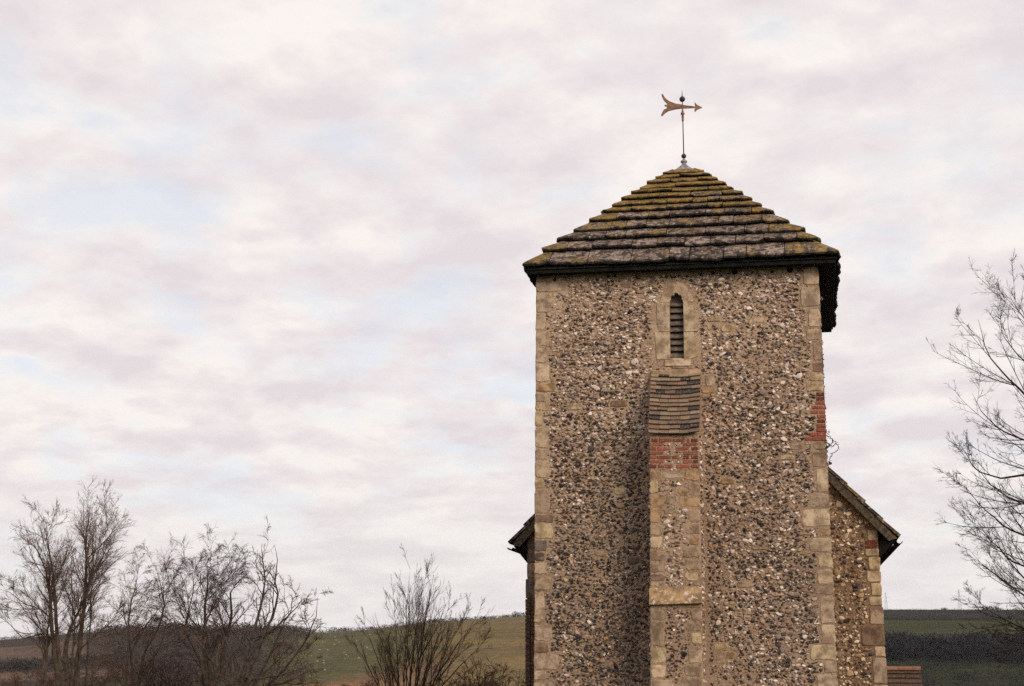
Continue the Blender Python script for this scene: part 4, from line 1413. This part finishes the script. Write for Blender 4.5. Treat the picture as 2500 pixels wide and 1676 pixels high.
bare_tree('birch_tree', 'small loose weeping birch between the twin-stemmed tree and the denser birch', 'tree',
          [stem(d1 + 3, (330, 1730), (320, 1600), (312, 1532), (318, 1478), (330, 1433), (338, 1395), dr=.6), stem(d1 + 3, (330, 1730), (350, 1600), (385, 1539), (402, 1486), (395, 1440), (378, 1380), dr=-.8), stem(d1 + 3, (315, 1547), (300, 1494), (305, 1456), (290, 1418), dr=.7)],
          [.06, .065, .04], [dict(lv_birch[0], n=10)] + lv_birch[1:], 33, BARK, TWIG, 'bare trees in the valley hedge')
lv_gnarl = [dict(n=10, ang=.75, lr=.34, S=10, w=.20, trop=UP * .16, k=5, t0=.2, rr=.6),
            dict(n=7, ang=.75, lr=.45, S=7, w=.22, trop=UP * .16, k=4, t0=.15, rr=.6, rmin=.007),
            dict(n=5, ang=.7, lr=.50, S=5, w=.20, trop=UP * .14, k=3, t0=.1, rr=.6, rmin=.0042),
            dict(n=3, ang=.6, lr=.5, S=3, w=.16, trop=UP * .12, k=3, t0=.1, rr=.7, rmin=.0026)]
d2 = 38.0
bare_tree('orchard_tree', 'gnarled leafless tree with crooked upturned branches beside the sheep field', 'tree',
          [stem(d2, (560, 1740), (600, 1600), (625, 1521), (640, 1466), (648, 1411), (642, 1365), (638, 1330), dr=.6), stem(d2, (570, 1740), (640, 1560), (672, 1489), (680, 1443), (668, 1419), (680, 1380), (672, 1337), dr=-.8), stem(d2, (580, 1740), (660, 1600), (700, 1505), (735, 1474), (740, 1450), dr=1.0),
           stem(d2, (580, 1740), (690, 1640), (750, 1560), (772, 1505), (775, 1458), dr=-1.0), stem(d2, (550, 1740), (520, 1620), (480, 1560), (430, 1540), dr=-1.2), stem(d2, (560, 1740), (570, 1620), (545, 1540), (500, 1505), dr=.9), stem(d2, (575, 1740), (610, 1660), (680, 1650), (750, 1630), dr=-1.4)],
          [.075, .075, .06, .055, .06, .05, .05], lv_gnarl, 41, BARK2, TWIG, 'bare trees in the valley hedge')
lv_shrub = [dict(n=9, ang=.34, lr=.40, S=7, w=.07, trop=UP * .05, k=4, t0=.2, rr=.6, rmax=.016),
            dict(n=7, ang=.40, lr=.50, S=6, w=.08, trop=UP * .07, k=3, t0=.12, rr=.6, rmin=.0036, rmax=.007),
            dict(n=6, ang=.42, lr=.55, S=4, w=.09, trop=UP * .08, k=3, t0=.1, rr=.65, rmin=.0022, rmax=.0035)]
d3 = 33.0
fan = []
rs = []
rg_s = np.random.default_rng(3)
for tx, ty, bx in [(885, 1514, 960), (915, 1495, 965), (962, 1460, 975), (997, 1410, 985), (1002, 1390, 990), (1030, 1445, 995), (1052, 1420, 1005), (1060, 1395, 1010), (1098, 1479, 1015), (1140, 1503, 1020), (1165, 1507, 1025), (945, 1538, 965), (1085, 1538, 1015), (870, 1580, 950), (1185, 1565, 1035), (1140, 1576, 1020), (1020, 1491, 995)]:
    m1 = (bx + (tx - bx) * .28, 1745 + (ty - 1745) * .38)
    m2 = (bx + (tx - bx) * .66, 1745 + (ty - 1745) * .72)
    fan.append(stem(d3, (bx, 1760), m1, m2, (tx, ty), dr=rg_s.uniform(-1.4, 1.4)))
    rs.append(rg_s.uniform(.018, .032))
bare_tree('bare_shrub', 'fan-shaped leafless shrub of upright ochre stems in front of the brown field', 'shrub', fan, rs, lv_shrub, 51, BARK, TWIG_S)

# the big tree whose trunk stands outside the picture
d4 = 30.0
lv_big = [dict(n=10, ang=.52, lr=.52, S=9, w=.05, trop=UP * .10, k=4, t0=.10, rr=.55, rmax=.014),
          dict(n=9, ang=.62, lr=.36, S=5, w=.06, trop=UP * .12, k=3, t0=.08, rr=.5, rmin=.0045, rmax=.007),
          dict(n=6, ang=.66, lr=.52, S=3, w=.07, trop=UP * .10, k=3, t0=.1, rr=.6, rmin=.0030, rmax=.0036),
          dict(n=1, ang=.6, lr=.6, S=3, w=.08, trop=UP * .1, k=3, t0=.1, rr=.7, rmin=.0022, rmax=.0026)]
big = [stem(d4, (2720, 1760), (2715, 1400), (2700, 1050), (2692, 880), (2686, 740))]
rb = [.20]
for pts, dr, r0 in [([(2715, 1330), (2600, 1330), (2528, 1320), (2458, 1290), (2398, 1240), (2358, 1190)], -1.0, .05),
                    ([(2710, 1250), (2618, 1180), (2528, 1155), (2448, 1170), (2383, 1150), (2348, 1090)], .6, .055),
                    ([(2708, 1180), (2600, 1090), (2548, 1010), (2468, 930), (2408, 860), (2388, 780)], -.5, .055),
                    ([(2705, 1050), (2600, 930), (2548, 830), (2493, 770), (2463, 720)], .8, .05),
                    ([(2700, 950), (2620, 850), (2588, 780), (2548, 720), (2533, 680)], -.4, .05),
                    ([(2715, 1420), (2600, 1410), (2538, 1400), (2468, 1370), (2408, 1310), (2378, 1260)], 1.0, .045),
                    ([(2718, 1560), (2620, 1520), (2548, 1480), (2478, 1440), (2428, 1400), (2388, 1370)], -.9, .05),
                    ([(2718, 1600), (2620, 1580), (2558, 1560), (2488, 1530), (2428, 1500), (2388, 1470)], .7, .045),
                    ([(2720, 1680), (2640, 1640), (2588, 1610), (2508, 1590), (2448, 1570)], -1.2, .04),
                    ([(2708, 1150), (2600, 1120), (2548, 1090), (2458, 1060), (2398, 1010), (2373, 960)], .2, .045),
                    ([(2712, 1290), (2600, 1250), (2538, 1235), (2468, 1220), (2413, 1180), (2378, 1130)], .9, .045),
                    ([(2706, 1100), (2600, 1000), (2558, 930), (2498, 880), (2453, 830), (2433, 780)], .5, .045),
                    ([(2716, 1480), (2610, 1465), (2558, 1450), (2498, 1410), (2448, 1350), (2423, 1300)], .3, .045),
                    ([(2720, 1640), (2620, 1610), (2568, 1580), (2498, 1550), (2458, 1520)], .9, .04),
                    ([(2698, 900), (2630, 810), (2608, 740), (2573, 690)], .6, .04),
                    ([(2702, 1000), (2820, 900), (2900, 800)], .8, .06), ([(2712, 1300), (2830, 1220), (2920, 1120)], -.8, .06)]:
    big.append([at_r(x, y, d4 + dr * i / (len(pts) - 1)) for i, (x, y) in enumerate(pts)]); rb.append(r0 * .85)
rg_t = np.random.default_rng(9)
tr = resample(big[0], 40)
for k in range(7):
    p0 = tr[int(10 + 28 * k / 6)]
    a = rg_t.uniform(rad(-85), rad(95))          # away from the church side, where the limbs seen in the picture are
    Lb = rg_t.uniform(2.0, 3.0) * (1.0 - .045 * k)
    dv = np.array([math.cos(a), math.sin(a), 0])
    big.append([p0, p0 + dv * Lb * .4 + [0, 0, Lb * .25], p0 + dv * Lb * .75 + [0, 0, Lb * .55], p0 + dv * Lb * .95 + [0, 0, Lb * .95]]); rb.append(.036)
bare_tree('bare_tree', 'large leafless tree reaching in with upswept dark twigs beside the church', 'tree', big, rb, lv_big, 61, BARK_D, TWIG_B, bare=1)

# ---- undergrowth along the bottom: separate leafless bushes
lv_bush = [dict(n=7, ang=.7, lr=.5, S=5, w=.18, trop=UP * .04, k=3, t0=.15, rr=.6, rmin=.009),
           dict(n=6, ang=.7, lr=.55, S=4, w=.2, trop=UP * .04, k=3, t0=.1, rr=.6, rmin=.0075),
           dict(n=3, ang=.7, lr=.6, S=3, w=.2, trop=UP * .03, k=3, t0=.1, rr=.7, rmin=.006, rmax=.006)]
BU = [(-20, 1590, 52, 1.7, 'lowest leafless bush at the edge under the twin-stemmed tree', TWIG), (90, 1600, 50, 1.6, 'leafless bush round the foot of the twin-stemmed tree', TWIG), (235, 1575, 52, 1.9, 'leafless bush round the foot of the tallest tree', TWIG),
      (320, 1560, 50, 1.8, 'brown leafless bush under the small loose birch', TWIG_S), (400, 1555, 46, 1.8, 'dark leafless bush left of the weeping birch foot', TWIG_R), (470, 1570, 47, 1.8, 'purple leafless bush below the weeping birch', TWIG_R),
      (560, 1580, 45, 1.7, 'tangled leafless bush behind the gnarled tree', TWIG), (640, 1590, 44, 1.6, 'tangled leafless bush under the upturned branches of the gnarled tree', TWIG), (720, 1640, 42, 1.0, 'low leafless bush at the corner of the sheep field', TWIG),
      (1180, 1600, 36, 1.3, 'brown leafless bush against the church corner', TWIG_S), (1250, 1590, 38, 1.2, 'thin leafless bush touching the dark brick corner of the church', TWIG_S), (870, 1650, 38, 1.0, 'low ochre bush left of the fan-shaped shrub', TWIG_S)]
for i, (bx, ty, dist, sprd, lab, tw) in enumerate(BU):
    rg_b = np.random.default_rng(100 + i)
    stems_, rads_ = [], []
    b = at_r(bx, 1700, dist); b[2] = terrain1(b[0], b[1])
    topz = at_r(bx, ty, dist)[2]
    H = topz - b[2]
    for k in range(9):
        a = rg_b.uniform(0, 6.28); s = sprd * math.sqrt(rg_b.uniform(.05, 1))
        e = b + np.array([math.cos(a) * s, math.sin(a) * s, H * rg_b.uniform(.45, .78)])
        m1 = b + (e - b) * np.array([.3, .3, .5])
        stems_.append([b + rg_b.normal(0, .12, 3) * [1, 1, 0] - [0, 0, .05], m1, e]); rads_.append(.022)
    bare_tree('leafless_bush', lab, 'bush', stems_, rads_, lv_bush, 200 + i, BARK, tw, 'undergrowth in the valley hedge')

# ------------------------------------------------------------------ far hedges, woods, sheep, pylons, outbuilding
def tuft_cloud(cent, size, n_each, rg, tri=.35, colr=(0.03, 0.026, 0.022)):
    """many small upright faces round the centres: bare hedge and scrub seen from far off"""
    cent = np.asarray(cent, float); size = np.asarray(size, float)
    N = len(cent)
    d = rg.normal(0, 1, (N, n_each, 3)); d /= np.linalg.norm(d, axis=2, keepdims=True)
    rr = rg.uniform(.25, 1, (N, n_each, 1)) ** .6
    p = cent[:, None, :] + d * rr * size[:, None, :]
    s = tri * rg.uniform(.5, 1.4, (N, n_each, 1)) * size[:, None, 2:3]
    a = rg.normal(0, 1, (N, n_each, 3)); a = norm(a) * s
    b = rg.normal(0, 1, (N, n_each, 3)); b = norm(b) * s * .8
    V = np.stack([p, p + a, p + b], 2).reshape(-1, 3)
    Fq = np.arange(len(V)).reshape(-1, 3)
    c = np.array(colr) * rg.uniform(.75, 1.25, (N * n_each, 1)) * np.repeat(rg.uniform(.65, 1.4, (N, 1)), n_each, 0) * (1 + rg.normal(0, .06, (N * n_each, 3)))
    return V, Fq, np.clip(np.repeat(c, 3, 0), .004, 1)


rgh = np.random.default_rng(77)


def ridge_pt(px, r):
    a = px_az(px)
    x, y = math.sin(a) * r, math.cos(a) * r
    return np.array([x, y, terrain1(x, y)])


def hedge(name, label, pxa, pxb, ra, rb_, n, hgt, colr, cat='hedge', wid=2.5, n_each=60, group=None):
    cs, ss_ = [], []
    for i in range(n):
        t = (i + rgh.uniform(-.4, .4)) / n
        p = ridge_pt(pxa + (pxb - pxa) * t, ra + (rb_ - ra) * t + rgh.normal(0, 1.5))
        h = hgt * rgh.uniform(.6, 1.35)
        cs.append(p + [0, 0, h * .45]); ss_.append((wid * rgh.uniform(.7, 1.3), wid, h * .6))
    V_, F_, c_ = tuft_cloud(cs, ss_, n_each, rgh, .35, colr)
    b = np.array(cs[0]); b[2] = terrain1(b[0], b[1])
    e = empty(name, b, label, cat, group)
    mk('branches', V_, F_, HEDGE, e, c_, kind='stuff')
    return e


HC = (0.030, 0.026, 0.026)
hedge('hedgerow', 'dark hedgerow on the skyline above the sheep field', 735, 985, R1 - 4, R1 - 4, 70, 2.0, HC)
hedge('hedgerow', 'reddish brown hedgerow along the crest of the tan field', 985, 1300, R1 - 2, R1 - 2, 90, 2.2, (0.055, 0.036, 0.030))
hedge('hedgerow', 'thin dark hedge between the green field and the far crest', 2120, 2520, 672, 670, 100, 0.9, (0.022, 0.021, 0.018))
hedge('hedgerow', 'low dark hedge on the flat crest beneath the pylons', 2150, 2560, 770, 765, 110, 1.0, (0.022, 0.022, 0.024))
hedge('hedgerow', 'dark hedge on the far left hilltop behind the trees', -60, 320, R1 - 6, R1 - 4, 90, 2.0, (0.035, 0.034, 0.030))
# woodland belts: bare scrub that reads as one mass
def belt(label, pxa, pxb, ra, rb_, n, hgt, colr, wid=6):
    cs, ss_ = [], []
    for i in range(n):
        p = ridge_pt(rgh.uniform(pxa, pxb), rgh.uniform(ra, rb_))
        h = hgt * rgh.uniform(.35, 1.45)
        cs.append(p + [0, 0, h * .4]); ss_.append((wid * rgh.uniform(.7, 1.3), wid, h * .6))
    V_, F_, c_ = tuft_cloud(cs, ss_, 70, rgh, .28, colr)
    o = mk('scrub_woodland', V_, F_, HEDGE, None, c_, kind='stuff')
    return tag(o, label, 'woodland')


belt('dark bare woodland belt across the hillside beside the church', 2080, 2640, 478, 535, 600, 4.2, (0.021, 0.021, 0.025), 4)
belt('dark rough scrub below the woodland belt on the hillside', 2080, 2640, 385, 480, 520, 1.8, (0.027, 0.029, 0.026), 3.5)
belt('brown bare woodland on the slope behind the birches', 250, 740, 470, R1 - 15, 900, 3.4, (0.062, 0.045, 0.038), 5)
belt('dark bare wood low on the far hillside under the trees', -120, 300, 525, 550, 200, 2.6, (0.036, 0.031, 0.034), 4)
# bushes standing alone on the skyline
for i, (bx, s) in enumerate([(760, 2.2), (815, 3.2), (842, 3.0), (905, 2.0), (1052, 2.8), (1068, 3.0), (1108, 2.0), (1140, 2.3), (1175, 2.6), (1200, 2.2), (1232, 2.4), (1255, 3.6), (1270, 3.4), (705, 3.8), (728, 3.4), (2316, 2.5), (2415, 3.4), (2430, 3.8), (2448, 2.6), (2490, 2.4)]):
    p = ridge_pt(bx, R1 - 3)
    lab, grp = (('taller dark bush on the skyline behind the gnarled tree', 'bushes behind the gnarled tree') if bx < 735 else ('small dark bush in the hedge line above the sheep field', 'bushes above the sheep field') if bx < 1000
                else ('small dark bush on the crest of the tan field beside the church', 'bushes on the tan field crest') if bx < 1300 else ('small dark bush on the flat crest behind the big tree twigs', 'bushes on the flat crest'))
    e = empty('skyline_bush', p, lab, 'bush', grp)
    k = 5
    V_, F_, c_ = tuft_cloud([p + [rgh.normal(0, s * .5), rgh.normal(0, s * .5), s * .45] for _ in range(k)], [(s * .8, s * .8, s * .7)] * k, 60, rgh, .3, (0.024, 0.023, 0.025))
    mk('branches', V_, F_, HEDGE, e, c_, kind='stuff')

# sheep
def sheep_parts():
    th = np.linspace(0, 2 * math.pi, 8, endpoint=False)
    V = []; f = []
    ringsx = [(-.55, .12, .62), (-.48, .26, .64), (-.2, .34, .66), (.15, .34, .66), (.42, .26, .68), (.52, .10, .72)]
    for x, r, zc_ in ringsx:
        for a in th: V.append((x, r * .8 * math.cos(a), zc_ + r * math.sin(a)))
    for i in range(5):
        for k in range(8):
            f.append((i * 8 + k, i * 8 + (k + 1) % 8, (i + 1) * 8 + (k + 1) % 8, (i + 1) * 8 + k))
    f += [tuple(range(7, -1, -1)), tuple(range(40, 48))]
    body = (np.array(V), f)
    head = hexa([(.45, -.08, .42), (.72, -.06, .32), (.72, .06, .32), (.45, .08, .42), (.48, -.08, .72), (.74, -.06, .46), (.74, .06, .46), (.48, .08, .72)])
    legs = [box(x - .04, x + .04, y - .04, y + .04, 0, .45) for x in (-.38, .32) for y in (-.14, .14)]
    return body, head, legs


def raw(name, V, f, mat):
    me = bpy.data.meshes.new(name)
    me.from_pydata([tuple(v) for v in V], [], f); me.update()
    me.materials.append(mat)
    return me


bd, hd, lg = sheep_parts()
FACE = m_plain('sheep_face', (0.2, 0.17, 0.14), (0.32, 0.28, 0.22), 4)
me_b, me_h, me_l = raw('fleece', *bd, WOOL), raw('head', *hd, FACE), [raw('leg', *l, FACE) for l in lg]
SHEEP = [(806, 1553), (818, 1558), (828, 1571), (816, 1576), (835, 1551), (842, 1596), (839, 1597), (850, 1606), (845, 1602), (775, 1618), (790, 1623), (790, 1616), (797, 1604), (862, 1560), (885, 1577), (893, 1600), (896, 1584), (820, 1565), (788, 1571), (757, 1655),
         (870, 1568), (1012, 1557), (1010, 1564), (793, 1640), (720, 1640), (842, 1611), (905, 1590), (876, 1610), (902, 1552), (780, 1590), (760, 1605), (800, 1590)]
for i, (sx, sy) in enumerate(SHEEP):
    # walk along the sight line until it meets the hillside
    d = ray(sx, sy); d = d / np.linalg.norm(d)
    hit = None
    for r_ in np.arange(380, R1, 1.5):
        p = CAM + d * (r_ / math.hypot(d[0], d[1]))
        if terrain1(p[0], p[1]) >= p[2]:
            hit = p; break
    if hit is None: continue
    z = terrain1(hit[0], hit[1])
    e = empty('sheep', (hit[0], hit[1], z - .02), 'distant pale sheep grazing on the green hillside field', 'sheep', 'sheep grazing on the hillside')
    e.rotation_euler = (0, 0, rgh.uniform(0, 6.28))
    e.scale = (0.68,) * 3
    for me in [me_b, me_h] + me_l:
        o = bpy.data.objects.new(me.name, me); col.objects.link(o); o.parent = e

# pylons
def pylon(px, ytop, r, label, hgt=48.0):
    b = ridge_pt(px, r)
    b[2] = at_r(px, ytop, r)[2] - hgt
    e = empty('pylon', b, label, 'pylon', 'electricity pylons beyond the crest')
    segs = []
    wl = lambda t: 4.2 * (1 - t) ** 1.25 + .6
    lv_ = [0, .14, .27, .39, .5, .6, .68, .75, .82, .88, .94, 1.0]
    for a, c in zip(lv_[:-1], lv_[1:]):
        for sx in (-1, 1):
            for sy in (-1, 1):
                segs.append(((sx * wl(a), sy * wl(a), a * hgt), (sx * wl(c), sy * wl(c), c * hgt)))
        for sy in (-1, 1):
            segs.append(((-wl(a), sy * wl(a), a * hgt), (wl(c), sy * wl(c), c * hgt)))
            segs.append(((wl(a), sy * wl(a), a * hgt), (-wl(c), sy * wl(c), c * hgt)))
    Pp = np.array(segs) + b
    V_, F_ = tubes(Pp, np.full(Pp.shape[:2], .10), 4)
    mk('lattice_mast', V_, F_, STEEL, e)
    for t, ln in ((.68, 6.5), (.82, 8), (.94, 5.5)):
        arm = [((0, 0, t * hgt + 1), (s * ln, 0, t * hgt)) for s in (-1, 1)] + [((0, 0, t * hgt - 1), (s * ln, 0, t * hgt)) for s in (-1, 1)]
        Pp = np.array(arm) + b
        V_, F_ = tubes(Pp, np.full(Pp.shape[:2], .09), 4)
        mk('cross_arm', V_, F_, STEEL, e)


pylon(2170, 1447, 2600, 'faint grey lattice pylon on the skyline close to the church eaves')
pylon(2351, 1440, 2300, 'faint grey lattice pylon behind the big tree twigs')

# outbuilding with clay tile roof, low down beside the church
SY = 44.0
rl, rr_ = at(2120, 1634, SY), at(2246, 1634, SY)
gz0 = terrain1((rl[0] + rr_[0]) / 2, SY)
shed = empty('outbuilding', ((rl[0] + rr_[0]) / 2, SY, gz0), 'low outbuilding with brown clay tile roof below the church corner', 'outbuilding')
dpt, drop = 1.5, 1.45
V = [(rl[0] + .1, SY - dpt + .15, gz0 - .2), (rr_[0] - .1, SY - dpt + .15, gz0 - .2), (rr_[0] - .1, SY + dpt - .15, gz0 - .2), (rl[0] + .1, SY + dpt - .15, gz0 - .2)]
ztop = rl[2]
V += [(x, y, ztop - drop) for x, y, _ in V[:4]] + [(rl[0] + .1, SY, ztop - .12), (rr_[0] - .1, SY, ztop - .12)]
mk('wall', V, [(0, 1, 5, 4), (1, 2, 6, 9, 5), (2, 3, 7, 6), (3, 0, 4, 8, 7), (4, 5, 9, 8), (6, 7, 8, 9)], BRICK, shed, (0.20, 0.09, 0.06))
rcore = mk('roof', [(rl[0], SY - dpt, ztop - drop), (rr_[0], SY - dpt, ztop - drop), (rr_[0], SY, ztop - .03), (rl[0], SY, ztop - .03), (rl[0], SY + dpt, ztop - drop), (rr_[0], SY + dpt, ztop - drop)], [(0, 1, 2, 3), (3, 2, 5, 4)], SOFFIT, shed)
ncs = 11
for i in range(ncs):
    for sgn in (-1, 1):
        t0, t1 = i / ncs, min((i + 1.5) / ncs, 1.0)
        P_s = lambda x, t, o: np.array([x, SY + sgn * dpt * (1 - t) , ztop - .03 - drop * (1 - t) + .045 * 0]) + np.array([0, sgn * .69, .72]) * o
        x = rl[0]
        st = []
        while x < rr_[0] - .02:
            x2 = min(x + .17, rr_[0])
            o0 = .075 + random.uniform(-.006, .010)
            st.append(hexa([P_s(x + .002, t0, o0 - .018), P_s(x2 - .002, t0, o0 - .018), P_s(x2 - .002, t1, .0), P_s(x + .002, t1, .0), P_s(x + .002, t0, o0), P_s(x2 - .002, t0, o0), P_s(x2 - .002, t1, .016), P_s(x + .002, t1, .016)]))
            x = x2
        V_, F_ = join(st)
        mk('tile_course', V_, F_, TILE, rcore, np.array((0.085, 0.048, 0.032)) * random.uniform(.7, 1.2), kind='stuff')
th_ = np.linspace(0, math.pi, 7)
x = rl[0]
while x < rr_[0] - .05:
    x2 = min(x + .42, rr_[0] + .02)
    V = [(xx, SY - .13 * math.cos(a), ztop - .02 + .10 * math.sin(a)) for xx in (x + .004, x2 - .004) for a in th_] + [(xx, SY - .115 * math.cos(a), ztop - .035 + .10 * math.sin(a)) for xx in (x + .004, x2 - .004) for a in th_]
    n = 7
    f = [(k, k + 1, n + k + 1, n + k) for k in range(6)] + [(2 * n + k + 1, 2 * n + k, 3 * n + k, 3 * n + k + 1) for k in range(6)] + [(k + 1, k, 2 * n + k, 2 * n + k + 1) for k in range(6)] + [(n + k, n + k + 1, 3 * n + k + 1, 3 * n + k) for k in range(6)]
    mk('ridge_tile', V, f, TILE, rcore, np.array((0.25, 0.12, 0.07)) * random.uniform(.85, 1.15))
    x = x2


# ------------------------------------------------------------------ thin winter haze over the valley
V, f = box(-3500, 3500, -3500, 3500, -45, 135)
HAZE = bpy.data.materials.new('haze_air')
HAZE.use_nodes = True
nt = NT(HAZE.node_tree)
vol = nt.n('ShaderNodeVolumePrincipled', {'Color': (0.92, 0.95, 1.0, 1), 'Density': 0.00006, 'Anisotropy': 0.2})
out = nt.n('ShaderNodeOutputMaterial')
nt.t.links.new(vol.outputs[0], out.inputs['Volume'])
mk('haze', V, f, HAZE, kind='stuff')
